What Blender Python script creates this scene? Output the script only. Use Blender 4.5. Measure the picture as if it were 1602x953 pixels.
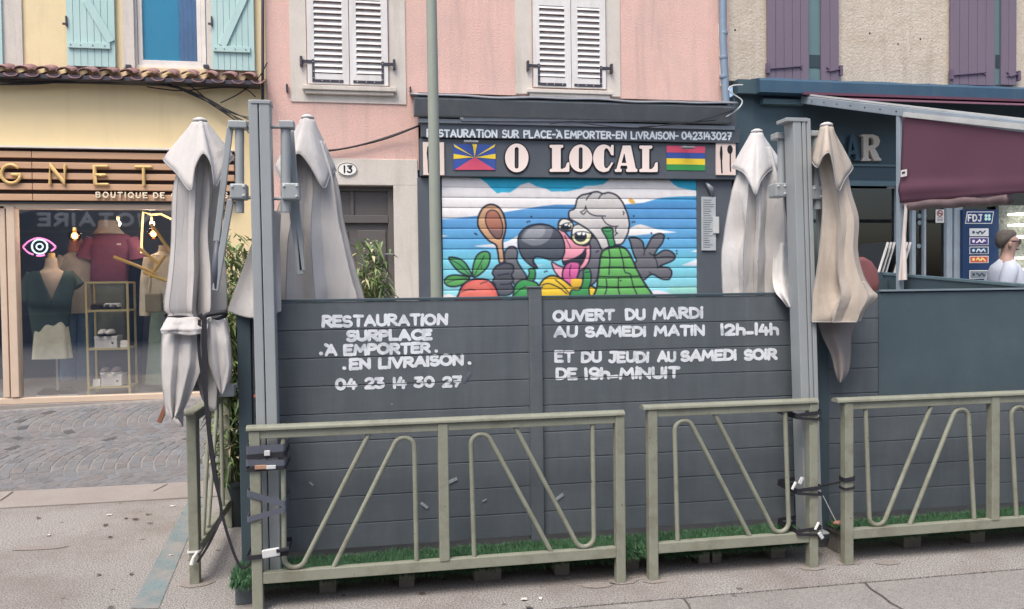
import bpy, bmesh, math, random
import numpy as np
from mathutils import Vector, Matrix, noise
from mathutils.geometry import tessellate_polygon
random.seed(7)
for o in list(bpy.data.objects): bpy.data.objects.remove(o)
S = bpy.context.scene
COL = S.collection
R = math.radians
# ------------------------------------------------------------------ camera
FPX, YAW, HOR, ROLL, EYE = 1235.0, R(10), 445.0, 0.012, 1.72
_p = math.atan((476.5-HOR)/FPX)
FW = Vector((math.sin(YAW)*math.cos(_p), math.cos(YAW)*math.cos(_p), -math.sin(_p)))
_r0 = Vector((math.cos(YAW), -math.sin(YAW), 0)); _u0 = _r0.cross(FW)
RT = _r0*math.cos(ROLL)-_u0*math.sin(ROLL); UP = _u0*math.cos(ROLL)+_r0*math.sin(ROLL)
EY = Vector((0, 0, EYE))
cd = bpy.data.cameras.new('camera'); cam = bpy.data.objects.new('camera', cd); COL.objects.link(cam)
cd.sensor_fit = 'HORIZONTAL'; cd.sensor_width = 36; cd.lens = FPX/1602*36; cd.clip_end = 500; cd.clip_start = .05
cam.matrix_world = Matrix(((RT.x, UP.x, -FW.x, 0), (RT.y, UP.y, -FW.y, 0), (RT.z, UP.z, -FW.z, EYE), (0, 0, 0, 1)))
S.camera = cam
# ------------------------------------------------------------------ light
SUN_EL, SUN_AZ = R(60), R(215)          # azimuth clockwise from +Y: behind the camera, a little to its left
w = bpy.data.worlds.new('World'); S.world = w; w.use_nodes = True
nt = w.node_tree; bg = nt.nodes['Background']
sky = nt.nodes.new('ShaderNodeTexSky'); sky.sky_type = 'NISHITA'; sky.sun_disc = False
sky.sun_elevation = SUN_EL; sky.sun_rotation = SUN_AZ
sky.air_density = 1.0; sky.dust_density = 4.0; sky.ozone_density = 1.0
nt.links.new(sky.outputs[0], bg.inputs[0]); bg.inputs[1].default_value = 0.15
sd = bpy.data.lights.new('sun', 'SUN'); sd.energy = 1.6; sd.angle = R(30); sd.color = (1, .95, .88)
sun = bpy.data.objects.new('sun', sd); COL.objects.link(sun)
_sd = Vector((math.sin(SUN_AZ)*math.cos(SUN_EL), math.cos(SUN_AZ)*math.cos(SUN_EL), math.sin(SUN_EL)))
sun.rotation_euler = _sd.to_track_quat('Z', 'Y').to_euler(); sun.location = _sd*40
S.view_settings.view_transform = 'Standard'; S.view_settings.look = 'None'
S.view_settings.exposure = 0.68; S.view_settings.gamma = 1; S.view_settings.use_curve_mapping = False
S.render.engine = 'CYCLES'

# ------------------------------------------------------------------ helpers
def at(px, py, Y):                       # photo direction met with the upright plane y = Y
    v = FW+RT*((px-801)/FPX)+UP*((476.5-py)/FPX)
    return EY+v*(Y/v.y)
def atx(px, py, X):                      # ... with the upright plane x = X
    v = FW+RT*((px-801)/FPX)+UP*((476.5-py)/FPX)
    return EY+v*(X/v.x)
def gr(px, py, z=0.0):
    v = FW+RT*((px-801)/FPX)+UP*((476.5-py)/FPX)
    return EY+v*((z-EYE)/v.z)
def lin(c):
    return tuple((x/12.92 if x <= .04045 else ((x+.055)/1.055)**2.4) for x in c)
def C8(r, g, b): return lin((r/255, g/255, b/255))
def catmull(pts, n=6, closed=False):
    P = [Vector(p) for p in pts]; out = []; m = len(P)
    for i in range(m if closed else m-1):
        g = (lambda k: P[k % m]) if closed else (lambda k: P[min(max(k, 0), m-1)])
        a, b, c, d = g(i-1), g(i), g(i+1), g(i+2)
        for k in range(n):
            t = k/n
            out.append(.5*((2*b)+(c-a)*t+(2*a-5*b+4*c-d)*t*t+(3*b-a-3*c+d)*t**3))
    if not closed: out.append(P[-1])
    return out
def mat(name, col, rough=.6, metal=0., var=.1, scale=4., bump=0., bscale=60., dirt=None, dscale=1.2, damt=.35, drange=(.48, .72), spec=.4, stretch=None, fine=.0, spots=0, spotc=(.05, .045, .04), spotr=.05):
    m = bpy.data.materials.new(name); m.use_nodes = True; t = m.node_tree; N = t.nodes; L = t.links
    p = N['Principled BSDF']; p.inputs['Metallic'].default_value = metal
    p.inputs['Specular IOR Level'].default_value = spec
    tc = N.new('ShaderNodeTexCoord'); src = tc.outputs['Object']
    if stretch:
        mp = N.new('ShaderNodeMapping'); mp.inputs['Scale'].default_value = stretch; L.new(src, mp.inputs[0]); src = mp.outputs[0]
    n1 = N.new('ShaderNodeTexNoise'); n1.inputs['Scale'].default_value = scale; n1.inputs['Detail'].default_value = 6; n1.inputs['Roughness'].default_value = .62
    L.new(src, n1.inputs['Vector'])
    cr = N.new('ShaderNodeValToRGB'); cr.color_ramp.elements[0].position = .3; cr.color_ramp.elements[1].position = .7
    cr.color_ramp.elements[0].color = (*[min(1, c*(1-var)) for c in col], 1)
    cr.color_ramp.elements[1].color = (*[min(1, c*(1+var)) for c in col], 1)
    L.new(n1.outputs[0], cr.inputs[0]); out = cr.outputs[0]
    if fine:
        nf = N.new('ShaderNodeTexNoise'); nf.inputs['Scale'].default_value = bscale; nf.inputs['Detail'].default_value = 3; L.new(tc.outputs['Object'], nf.inputs['Vector'])
        rf = N.new('ShaderNodeMapRange'); rf.inputs[1].default_value = .3; rf.inputs[2].default_value = .7; rf.inputs[3].default_value = 1-fine; rf.inputs[4].default_value = 1+fine
        L.new(nf.outputs[0], rf.inputs[0])
        mu = N.new('ShaderNodeMix'); mu.data_type = 'RGBA'; mu.blend_type = 'MULTIPLY'; mu.inputs[0].default_value = 1
        L.new(out, mu.inputs[6]); L.new(rf.outputs[0], mu.inputs[7]); out = mu.outputs[2]
    if dirt:
        n2 = N.new('ShaderNodeTexNoise'); n2.inputs['Scale'].default_value = dscale; n2.inputs['Detail'].default_value = 8; n2.inputs['Roughness'].default_value = .7
        L.new(src, n2.inputs['Vector'])
        mr = N.new('ShaderNodeMapRange'); mr.inputs[1].default_value, mr.inputs[2].default_value = drange; mr.inputs[3].default_value = 0; mr.inputs[4].default_value = damt
        L.new(n2.outputs[0], mr.inputs[0])
        mx = N.new('ShaderNodeMix'); mx.data_type = 'RGBA'; L.new(mr.outputs[0], mx.inputs[0]); L.new(out, mx.inputs[6]); mx.inputs[7].default_value = (*dirt, 1); out = mx.outputs[2]
    if spots:                               # small dark specks and gum marks
        vo = N.new('ShaderNodeTexVoronoi'); vo.inputs['Scale'].default_value = spots; L.new(tc.outputs['Object'], vo.inputs['Vector'])
        sp = N.new('ShaderNodeSeparateColor'); L.new(vo.outputs['Color'], sp.inputs[0])
        th = N.new('ShaderNodeMath'); th.operation = 'MULTIPLY'; th.inputs[1].default_value = spotr*2; L.new(sp.outputs[0], th.inputs[0])
        lt = N.new('ShaderNodeMath'); lt.operation = 'LESS_THAN'; L.new(vo.outputs['Distance'], lt.inputs[0]); L.new(th.outputs[0], lt.inputs[1])
        m2 = N.new('ShaderNodeMath'); m2.operation = 'MULTIPLY'; m2.inputs[1].default_value = .75; L.new(lt.outputs[0], m2.inputs[0])
        ms = N.new('ShaderNodeMix'); ms.data_type = 'RGBA'; L.new(m2.outputs[0], ms.inputs[0]); L.new(out, ms.inputs[6]); ms.inputs[7].default_value = (*spotc, 1); out = ms.outputs[2]
    L.new(out, p.inputs['Base Color'])
    rr = N.new('ShaderNodeMapRange'); rr.inputs[3].default_value = max(.02, rough-.1); rr.inputs[4].default_value = min(1, rough+.1); L.new(n1.outputs[0], rr.inputs[0]); L.new(rr.outputs[0], p.inputs['Roughness'])
    if bump:
        nb = N.new('ShaderNodeTexNoise'); nb.inputs['Scale'].default_value = bscale; nb.inputs['Detail'].default_value = 4; L.new(src, nb.inputs['Vector'])
        bp = N.new('ShaderNodeBump'); bp.inputs['Strength'].default_value = bump; bp.inputs['Distance'].default_value = .01; L.new(nb.outputs[0], bp.inputs['Height']); L.new(bp.outputs[0], p.inputs['Normal'])
    return m
def vmat(name, rough=.6, bump=0., bscale=80., spec=.3, var=.08, scale=25.):       # colour from the attribute 'paint' (real paint / per-stone tone)
    m = mat(name, (.5, .5, .5), rough, 0, var, scale, bump, bscale, spec=spec); t = m.node_tree
    a = t.nodes.new('ShaderNodeAttribute'); a.attribute_name = 'paint'
    p = t.nodes['Principled BSDF']; src = p.inputs['Base Color'].links[0].from_socket
    mu = t.nodes.new('ShaderNodeMix'); mu.data_type = 'RGBA'; mu.blend_type = 'MULTIPLY'; mu.inputs[0].default_value = 1
    sc = t.nodes.new('ShaderNodeMix'); sc.data_type = 'RGBA'; sc.blend_type = 'MULTIPLY'; sc.inputs[0].default_value = 1; sc.inputs[7].default_value = (2, 2, 2, 1)
    t.links.new(src, sc.inputs[6]); t.links.new(sc.outputs[2], mu.inputs[7]); t.links.new(a.outputs['Color'], mu.inputs[6]); t.links.new(mu.outputs[2], p.inputs['Base Color'])
    return m
def emit(name, col, s):
    m = bpy.data.materials.new(name); m.use_nodes = True; p = m.node_tree.nodes['Principled BSDF']
    p.inputs['Base Color'].default_value = (*col, 1); p.inputs['Emission Color'].default_value = (*col, 1); p.inputs['Emission Strength'].default_value = s
    return m
def glass(name, tint=(1, 1, 1), ior=2.1, rough=.02, fac=None):
    m = bpy.data.materials.new(name); m.use_nodes = True; t = m.node_tree; t.nodes.clear(); N = t.nodes
    o = N.new('ShaderNodeOutputMaterial'); mx = N.new('ShaderNodeMixShader'); a = N.new('ShaderNodeBsdfTransparent'); b = N.new('ShaderNodeBsdfGlossy'); f = N.new('ShaderNodeFresnel')
    f.inputs[0].default_value = ior; mx.inputs[0].default_value = fac or .5; a.inputs[0].default_value = (*tint, 1); b.inputs['Roughness'].default_value = rough
    if fac is None: t.links.new(f.outputs[0], mx.inputs[0])
    t.links.new(a.outputs[0], mx.inputs[1]); t.links.new(b.outputs[0], mx.inputs[2]); t.links.new(mx.outputs[0], o.inputs[0])
    return m
ORG = {}
def tag(o, label, cat, group=None, kind=None):
    if label: o['label'] = label
    if cat: o['category'] = cat
    if group: o['group'] = group
    if kind: o['kind'] = kind
    return o
def thing(name, label, cat, loc=(0, 0, 0), group=None):
    o = bpy.data.objects.new(name, None); COL.objects.link(o); o.location = loc; o.empty_display_size = .1
    ORG[o] = Vector(loc); return tag(o, label, cat, group)
def copy_tree(o, parent=None):
    c = o.copy(); COL.objects.link(c)
    if parent: c.parent = parent
    for ch in list(o.children): copy_tree(ch, c)
    return c
class B:
    def __init__(s): s.bm = bmesh.new()
    def box(s, x0, x1, y0, y1, z0, z1):
        bmesh.ops.create_cube(s.bm, size=1, matrix=Matrix.Translation(((x0+x1)/2, (y0+y1)/2, (z0+z1)/2)) @ Matrix.Diagonal((abs(x1-x0), abs(y1-y0), abs(z1-z0), 1))); return s
    def ob(s, c, size, rx=0, ry=0, rz=0):
        bmesh.ops.create_cube(s.bm, size=1, matrix=Matrix.Translation(c) @ Matrix.Rotation(rz, 4, 'Z') @ Matrix.Rotation(ry, 4, 'Y') @ Matrix.Rotation(rx, 4, 'X') @ Matrix.Diagonal((*size, 1))); return s
    def bar(s, a, b, wx, wy):              # square bar between two points
        a, b = Vector(a), Vector(b); d = b-a; z = d.normalized(); y = Vector((0, 1, 0)) if abs(z.y) < .95 else Vector((0, 0, 1)); y = (y-z*y.dot(z)).normalized(); x = y.cross(z)
        bmesh.ops.create_cube(s.bm, size=1, matrix=Matrix.Translation((a+b)/2) @ Matrix((x, y, z)).transposed().to_4x4() @ Matrix.Diagonal((wx, wy, d.length, 1))); return s
    def rect(s, px0, py0, px1, py1, yf, yb):   # upright box whose front lies on y = yf
        a = at(px0, (py0+py1)/2, yf); b = at(px1, (py0+py1)/2, yf); c = at((px0+px1)/2, py0, yf); d = at((px0+px1)/2, py1, yf)
        return s.box(a.x, b.x, yf, yb, d.z, c.z)
    def rings(s, rings, caps=True, closed=True):
        vs = [[s.bm.verts.new(p) for p in r] for r in rings]; n = len(vs[0])
        for a, b in zip(vs, vs[1:]):
            for i in range(n if closed else n-1):
                try: s.bm.faces.new((a[i], a[(i+1) % n], b[(i+1) % n], b[i]))
                except ValueError: pass
        if caps and closed:
            s.bm.faces.new(vs[0][::-1]); s.bm.faces.new(vs[-1])
        return s
    def tube(s, pts, r, n=8, flat=None, caps=True):   # flat: thickness in y (painted / cut letters)
        P = [Vector(p) for p in pts]
        P = [p for i, p in enumerate(P) if i == 0 or (p-P[i-1]).length > 1e-5]
        if len(P) < 2: P = [P[0], P[0]+Vector((.0005, 0, 0))]
        rs = r if isinstance(r, (list, tuple)) else [r]*len(P)
        if len(rs) != len(P): rs = [rs[0]]*len(P)
        rg = []; prev = None
        def ring(c, x, y, rad): return [c+x*math.cos(2*math.pi*k/n)*rad+y*math.sin(2*math.pi*k/n)*(flat if flat is not None else rad) for k in range(n)]
        for i, p in enumerate(P):
            d = ((P[min(i+1, len(P)-1)]-P[max(i-1, 0)])).normalized()
            if flat is not None: y = Vector((0, 1, 0)); x = d.cross(y).normalized()
            else:
                if prev is None: prev = d.orthogonal().normalized()
                x = (prev-d*prev.dot(d)).normalized(); prev = x; y = d.cross(x)
            rr = rs[i]
            if 0 < i < len(P)-1 and flat is not None:
                a = (P[i]-P[i-1]).normalized(); b = (P[i+1]-P[i]).normalized(); cth = max(.5, math.sqrt(max(0, (1+a.dot(b))/2))); rr = rs[i]/cth
            if flat is not None and i == 0:
                for q in (.9, .6): rg.append(ring(p-d*rr*q, x, y*.9, rr*math.sqrt(1-q*q)))
            rg.append(ring(p, x, y, rr))
            if flat is not None and i == len(P)-1:
                for q in (.6, .9): rg.append(ring(p+d*rr*q, x, y*.9, rr*math.sqrt(1-q*q)))
        return s.rings(rg, caps)
    def slab(s, P, rs, th):                # flat brush stroke with round ends, facing -y
        rg = []; n = len(P)
        if n < 2: return s
        for i, p in enumerate(P):
            d = (P[min(i+1, n-1)]-P[max(i-1, 0)]); d.y = 0; d.normalize(); x = Vector((d.z, 0, -d.x)); r = rs[i]
            def ring(c, k): return [c+x*r*k+Vector((0, -th/2, 0)), c+x*r*k+Vector((0, th/2, 0)), c-x*r*k+Vector((0, th/2, 0)), c-x*r*k+Vector((0, -th/2, 0))]
            if i == 0: rg += [ring(p-d*r*q, math.sqrt(1-q*q)) for q in (.98, .85, .55)]
            rg.append(ring(p, 1))
            if i == n-1: rg += [ring(p+d*r*q, math.sqrt(1-q*q)) for q in (.55, .85, .98)]
        return s.rings(rg)
    def poly(s, pts, yf, yb, holes=()):    # (x,z) outline with holes, a prism from yf to yb
        loops = [list(pts)]+[list(h) for h in holes]
        flat = [p for l in loops for p in l]
        tri = tessellate_polygon([[Vector((p[0], p[1], 0)) for p in l] for l in loops])
        f = [s.bm.verts.new((p[0], yf, p[1])) for p in flat]; b = [s.bm.verts.new((p[0], yb, p[1])) for p in flat]
        for t in tri:
            try: s.bm.faces.new([f[i] for i in t]); s.bm.faces.new([b[i] for i in t][::-1])
            except ValueError: pass
        k = 0
        for l in loops:
            n = len(l)
            for i in range(n):
                try: s.bm.faces.new((f[k+i], f[k+(i+1) % n], b[k+(i+1) % n], b[k+i]))
                except ValueError: pass
            k += n
        return s
    def lathe(s, prof, c, n=20, sx=1, sy=1):
        c = Vector(c)
        return s.rings([[c+Vector((r*sx*math.cos(2*math.pi*k/n), r*sy*math.sin(2*math.pi*k/n), z)) for k in range(n)] for r, z in prof])
    def sphere(s, c, r, seg=14, scale=(1, 1, 1)):
        bmesh.ops.create_uvsphere(s.bm, u_segments=seg, v_segments=max(6, seg//2+2), radius=r, matrix=Matrix.Translation(c) @ Matrix.Diagonal((*scale, 1))); return s
    def quad(s, *pts):
        s.bm.faces.new([s.bm.verts.new(p) for p in pts]); return s
    def build(s, name, m, parent=None, smooth=False, bevel=0, label=None, auto=None, solid=0):
        bm = s.bm
        if not solid: bmesh.ops.recalc_face_normals(bm, faces=bm.faces[:])
        if parent is not None: org = ORG[parent]
        else:
            vs = [v.co for v in bm.verts]; org = Vector((sum(v.x for v in vs)/len(vs), sum(v.y for v in vs)/len(vs), min(v.z for v in vs)))
        for v in bm.verts: v.co -= org
        me = bpy.data.meshes.new(name); bm.to_mesh(me); bm.free(); me.materials.append(m)
        if smooth:
            me.polygons.foreach_set('use_smooth', [True]*len(me.polygons))
            if auto: me.set_sharp_from_angle(angle=R(auto))
        o = bpy.data.objects.new(name, me); COL.objects.link(o)
        if parent is not None: o.parent = parent
        else: o.location = org
        ORG[o] = org
        if bevel:
            b = o.modifiers.new('bevel', 'BEVEL'); b.width = bevel; b.segments = 2; b.limit_method = 'ANGLE'; b.angle_limit = R(50)
        if solid:
            d = o.modifiers.new('solid', 'SOLIDIFY'); d.thickness = solid; d.offset = 0
        if label: o['label'] = label
        return o
# ------------------------------------------------------------------ a hand-painted stroke alphabet (unit height)
def arc(cx, cy, rx, ry, a0, a1, n=12):
    return [(cx+rx*math.cos(R(a0+(a1-a0)*k/n)), cy+ry*math.sin(R(a0+(a1-a0)*k/n))) for k in range(n+1)]
GL = {
 'A': (.74, [[(0, 0), (.37, 1), (.74, 0)], [(.15, .33), (.6, .33)]]),
 'B': (.58, [[(0, 0), (0, 1)]+arc(.25, .77, .27, .23, 90, -90, 8)+[(0, .54)], [(.25, .54)]+arc(.28, .27, .3, .27, 90, -90, 8)+[(0, 0)]]),
 'C': (.66, [arc(.4, .5, .4, .5, 48, 312, 16)]),
 'D': (.66, [[(0, 0), (0, 1), (.2, 1)]+arc(.22, .5, .44, .5, 85, -85, 12)+[(0, 0)]]),
 'E': (.54, [[(.54, 1), (0, 1), (0, 0), (.54, 0)], [(0, .52), (.45, .52)]]),
 'F': (.52, [[(.52, 1), (0, 1), (0, 0)], [(0, .52), (.42, .52)]]),
 'G': (.76, [arc(.4, .5, .4, .5, 45, 350, 18)+[(.79, .46), (.45, .46)]]),
 'H': (.64, [[(0, 0), (0, 1)], [(.64, 0), (.64, 1)], [(0, .5), (.64, .5)]]),
 'I': (.02, [[(0, 0), (0, 1)]]),
 'i': (.05, [[(0, 0), (.01, .68)], [(.02, .95), (.03, .99)]]),
 'J': (.5, [[(.1, 1), (.6, 1)], [(.42, 1), (.42, .3)]+arc(.2, .25, .22, .25, 0, -150, 8)]),
 'L': (.5, [[(0, 1), (0, 0), (.5, 0)]]),
 'M': (.86, [[(0, 0), (.1, 1), (.43, .35), (.76, 1), (.86, 0)]]),
 'N': (.66, [[(0, 0), (.02, 1), (.64, 0), (.66, 1)]]),
 'O': (.78, [arc(.39, .5, .39, .5, 90, 450, 22)]),
 'P': (.54, [[(0, 0), (0, 1)]+arc(.26, .74, .3, .26, 90, -90, 8)+[(0, .48)]]),
 'Q': (.78, [arc(.39, .5, .39, .5, 90, 450, 22), [(.5, .25), (.8, -.08)]]),
 'R': (.6, [[(0, 0), (0, 1)]+arc(.26, .74, .3, .26, 90, -90, 8)+[(0, .48)], [(.24, .46), (.62, 0)]]),
 'S': (.56, [arc(.29, .74, .27, .26, 40, 250, 10)+arc(.28, .27, .3, .27, 75, -145, 10)]),
 'T': (.64, [[(0, 1), (.64, 1)], [(.32, 1), (.32, 0)]]),
 'U': (.62, [[(0, 1), (0, .35)]+arc(.31, .32, .31, .32, 180, 360, 10)+[(.62, 1)]]),
 'V': (.7, [[(0, 1), (.35, 0), (.7, 1)]]),
 'h': (.46, [[(0, 0), (0, 1)], [(0, .42)]+arc(.23, .38, .23, .2, 150, 0, 8)+[(.47, 0)]]),
 '0': (.62, [arc(.31, .5, .31, .5, 90, 450, 20)]),
 '1': (.1, [[(.06, 0), (.06, 1)]]),
 '2': (.56, [arc(.27, .72, .27, .28, 160, -30, 10)+[(0, 0), (.58, 0)]]),
 '3': (.54, [[(.02, 1), (.5, 1), (.22, .58)]+arc(.24, .29, .3, .29, 80, -150, 10)]),
 '4': (.56, [[(.22, 1), (0, .36), (.58, .36)], [(.42, .7), (.42, 0)]]),
 '7': (.54, [[(0, 1), (.54, 1), (.2, 0)], [(.1, .5), (.5, .5)]]),
 '9': (.54, [arc(.27, .7, .27, .3, 0, 360, 14)+[(.54, .3)]+arc(.27, .22, .27, .22, 0, -130, 7)]),
 '.': (.02, [[(0, .03), (.02, .05)]]), '-': (.36, [[(0, .46), (.36, .46)]]), '_': (.36, [[(0, .14), (.36, .16)]]),
 '`': (.05, [[(.0, 1.2), (.14, 1.06)]]), ' ': (.34, []), '~': (.02, []),
}
def write(b, text, p0, p1, hpx, Y, stroke, thick=.002, gap=.24, jit=.0, each=False, rough=0):
    """strokes along the line p0 -> p1 (photo pixels on the plane y=Y), letters hpx tall; a list b gets one B per word (or letter)"""
    a = at(p0[0], p0[1], Y); e = at(p1[0], p1[1], Y); h = (at(p0[0], p0[1]-hpx, Y)-a).z
    tot = 0; pos = []
    for ch in text:
        wd = GL[ch][0]; pos.append(tot); tot += (wd+gap if ch != '`' else 0)
    tot -= gap; r = stroke*h; dx = (e-a).normalized()*r; a = a+dx+Vector((0, 0, r)); e = e-dx+Vector((0, 0, r)); ux = (e-a)/tot; h -= 2*r; bl = b
    if isinstance(bl, list): b = B(); bl.append(b)
    for ch, x0 in zip(text, pos):
        if isinstance(bl, list) and (ch == ' ' or (each and b.bm.verts)): b = B(); bl.append(b)
        k = 1+random.uniform(-jit, jit); dz = random.uniform(-jit, jit)*.6; sh = random.uniform(-jit, jit)*.7; rr = r*(1+random.uniform(-jit, jit)*.8)
        for st in GL[ch][1]:
            P = [a+ux*(x0+x+sh*z)+Vector((0, 0, h*(z*k+dz))) for x, z in st]
            if not rough: b.tube(P, rr, 10, flat=thick); continue
            runs = [[P[0]]]                 # brush strokes: flat slabs of paint, a new stroke at every sharp corner
            for i in range(1, len(P)):
                runs[-1].append(P[i])
                if i < len(P)-1 and (P[i]-P[i-1]).length > 1e-6 and (P[i+1]-P[i]).length > 1e-6 and (P[i]-P[i-1]).angle(P[i+1]-P[i]) > R(42): runs.append([P[i]])
            runs = [q for r_ in runs for q in ((r_[:len(r_)//2+1], r_[len(r_)//2:]) if len(r_) > 8 and (Vector(r_[0])-Vector(r_[-1])).length < h*.3 else (r_,))]
            for rn_ in runs:
                Q = []; sd_ = random.uniform(0, 50)
                for p, q in zip(rn_, rn_[1:]):
                    n = max(1, int((q-p).length/(h*.1))); Q += [p+(q-p)*i/n for i in range(n)]
                Q.append(rn_[-1]); lay[0] = (lay[0]+1) % 14
                Q = [p+Vector((noise.noise((p.x*14+sd_, p.z*14, 0))*h*.03, -.00014*lay[0], noise.noise((p.x*14, p.z*14+sd_, 4))*h*.03)) for p in Q]
                b.slab(Q, [rr*(1+rough*noise.noise((p.x*20+sd_, p.z*20, 2))) for p in Q], thick)
lay = [0]
def words(name, m, parent, *args, cut=None, post=None, **kw):
    bl = []; write(bl, *args, **kw)
    for q in bl:
        if not q.bm.verts: q.bm.free(); continue
        if cut: groove(q, *cut)
        if post: post(q)
        q.build(name, m, parent, smooth=not kw.get('rough'))
def groove(b, zs, hw):                 # cut painted letters where they cross the board joints
    for z in zs:
        for zz in (z-hw, z+hw):
            bmesh.ops.bisect_plane(b.bm, geom=b.bm.verts[:]+b.bm.edges[:]+b.bm.faces[:], plane_co=(0, 0, zz), plane_no=(0, 0, 1))
        bmesh.ops.delete(b.bm, geom=[f for f in b.bm.faces if abs(f.calc_center_median().z-z) < hw], context='FACES')
# ------------------------------------------------------------------ materials
m_fence = mat('charcoal composite board', C8(90, 97, 102), .55, 0, .06, 3, .25, 220, dirt=C8(116, 122, 124), dscale=3, damt=.2, spec=.35, fine=.06, spots=5, spotc=C8(140, 146, 148), spotr=.02)
def wrinkle(m):                         # soft crumples of stored cloth
    t = m.node_tree; N = t.nodes; L = t.links; p = N['Principled BSDF']; old = p.inputs['Normal'].links[0].from_node
    tc = N.new('ShaderNodeTexCoord'); mp = N.new('ShaderNodeMapping'); mp.inputs['Scale'].default_value = (1, 1, .3); L.new(tc.outputs['Object'], mp.inputs[0])
    a = N.new('ShaderNodeTexNoise'); a.inputs['Scale'].default_value = 14; a.inputs['Detail'].default_value = 3; a.inputs['Distortion'].default_value = .9; L.new(mp.outputs[0], a.inputs['Vector'])
    b_ = N.new('ShaderNodeBump'); b_.inputs['Strength'].default_value = .3; b_.inputs['Distance'].default_value = .03; L.new(a.outputs[0], b_.inputs['Height']); L.new(old.outputs[0], b_.inputs['Normal']); L.new(b_.outputs[0], p.inputs['Normal'])
def streaks(m, col, amt, lo=.5, hi=.74, sc=(3.2, 3.2, .3)):     # rain runs and grime on old render
    t = m.node_tree; N = t.nodes; L = t.links; p = N['Principled BSDF']; src = p.inputs['Base Color'].links[0].from_socket
    g = N.new('ShaderNodeNewGeometry'); mp = N.new('ShaderNodeMapping'); mp.inputs['Scale'].default_value = sc; L.new(g.outputs['Position'], mp.inputs[0])
    n = N.new('ShaderNodeTexNoise'); n.inputs['Scale'].default_value = 1.6; n.inputs['Detail'].default_value = 8; n.inputs['Roughness'].default_value = .65; n.inputs['Distortion'].default_value = .4; L.new(mp.outputs[0], n.inputs['Vector'])
    mr = N.new('ShaderNodeMapRange'); mr.inputs[1].default_value = lo; mr.inputs[2].default_value = hi; mr.inputs[4].default_value = amt; L.new(n.outputs[0], mr.inputs[0])
    mx = N.new('ShaderNodeMix'); mx.data_type = 'RGBA'; L.new(mr.outputs[0], mx.inputs[0]); L.new(src, mx.inputs[6]); mx.inputs[7].default_value = (*col, 1); L.new(mx.outputs[2], p.inputs['Base Color'])
def board_tone(m, z0, pitch):            # every board its own slight tone, faint long grain and rain streaks
    t = m.node_tree; N = t.nodes; L = t.links; p = N['Principled BSDF']; src = p.inputs['Base Color'].links[0].from_socket
    g = N.new('ShaderNodeNewGeometry'); sx = N.new('ShaderNodeSeparateXYZ'); L.new(g.outputs['Position'], sx.inputs[0])
    ma = N.new('ShaderNodeMath'); ma.operation = 'SUBTRACT'; ma.inputs[1].default_value = z0; L.new(sx.outputs[2], ma.inputs[0])
    mb = N.new('ShaderNodeMath'); mb.operation = 'DIVIDE'; mb.inputs[1].default_value = pitch; L.new(ma.outputs[0], mb.inputs[0])
    mc = N.new('ShaderNodeMath'); mc.operation = 'FLOOR'; L.new(mb.outputs[0], mc.inputs[0])
    wn = N.new('ShaderNodeTexWhiteNoise'); wn.noise_dimensions = '1D'; L.new(mc.outputs[0], wn.inputs['W'])
    mp = N.new('ShaderNodeMapping'); mp.inputs['Scale'].default_value = (5, 5, .35); L.new(g.outputs['Position'], mp.inputs[0])
    st = N.new('ShaderNodeTexNoise'); st.inputs['Scale'].default_value = 4; st.inputs['Detail'].default_value = 6; L.new(mp.outputs[0], st.inputs['Vector'])
    mg = N.new('ShaderNodeMapping'); mg.inputs['Scale'].default_value = (1.2, 1, 40); L.new(g.outputs['Position'], mg.inputs[0])
    gn = N.new('ShaderNodeTexNoise'); gn.inputs['Scale'].default_value = 5; gn.inputs['Detail'].default_value = 4; L.new(mg.outputs[0], gn.inputs['Vector'])
    out = src
    for s_, lo, hi in ((wn.outputs['Value'], .93, 1.07), (st.outputs[0], .84, 1.16), (gn.outputs[0], .9, 1.1)):
        mr = N.new('ShaderNodeMapRange'); mr.inputs[3].default_value = lo; mr.inputs[4].default_value = hi; L.new(s_, mr.inputs[0])
        mu = N.new('ShaderNodeMix'); mu.data_type = 'RGBA'; mu.blend_type = 'MULTIPLY'; mu.inputs[0].default_value = 1; L.new(out, mu.inputs[6]); L.new(mr.outputs[0], mu.inputs[7]); out = mu.outputs[2]
    L.new(out, p.inputs['Base Color'])
board_tone(m_fence, 1.4725, .1605)
m_teal = mat('dark teal post', C8(66, 81, 88), .5, 0, .08, 4, .05, 90)
m_olive = mat('olive grey rail paint', C8(138, 140, 125), .5, .0, .07, 5, .06, 120, dirt=C8(104, 98, 82), dscale=7, damt=.6, spec=.35, fine=.05, spots=16, spotc=C8(92, 80, 66), spotr=.06)
m_alu = mat('grey powder coated aluminium', C8(156, 161, 162), .42, .1, .05, 4, 0)
m_alud = mat('dark slot', C8(38, 42, 46), .6)
m_cloth = mat('grey parasol cloth', C8(196, 192, 188), .85, 0, .05, 2.2, .25, 420, dirt=C8(150, 150, 154), dscale=2.2, damt=.3, spec=.15, fine=.03)
m_cloth2 = mat('beige parasol cloth', C8(190, 179, 166), .85, 0, .06, 2.2, .25, 420, dirt=C8(140, 126, 112), dscale=2.0, damt=.4, spec=.15, fine=.03)
m_cloth3 = mat('pale grey parasol cloth', C8(204, 202, 200), .85, 0, .05, 2.2, .25, 420, dirt=C8(165, 158, 152), dscale=2.0, damt=.35, spec=.15, fine=.03)
for m_ in (m_cloth, m_cloth2, m_cloth3): wrinkle(m_)
m_black = mat('black webbing', C8(40, 40, 46), .7, 0, .15, 20, .2, 300)
m_tape = mat('grey tape', C8(88, 92, 102), .45, 0, .12, 8)
m_tag = mat('pale plastic', C8(196, 198, 196), .4)
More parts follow.
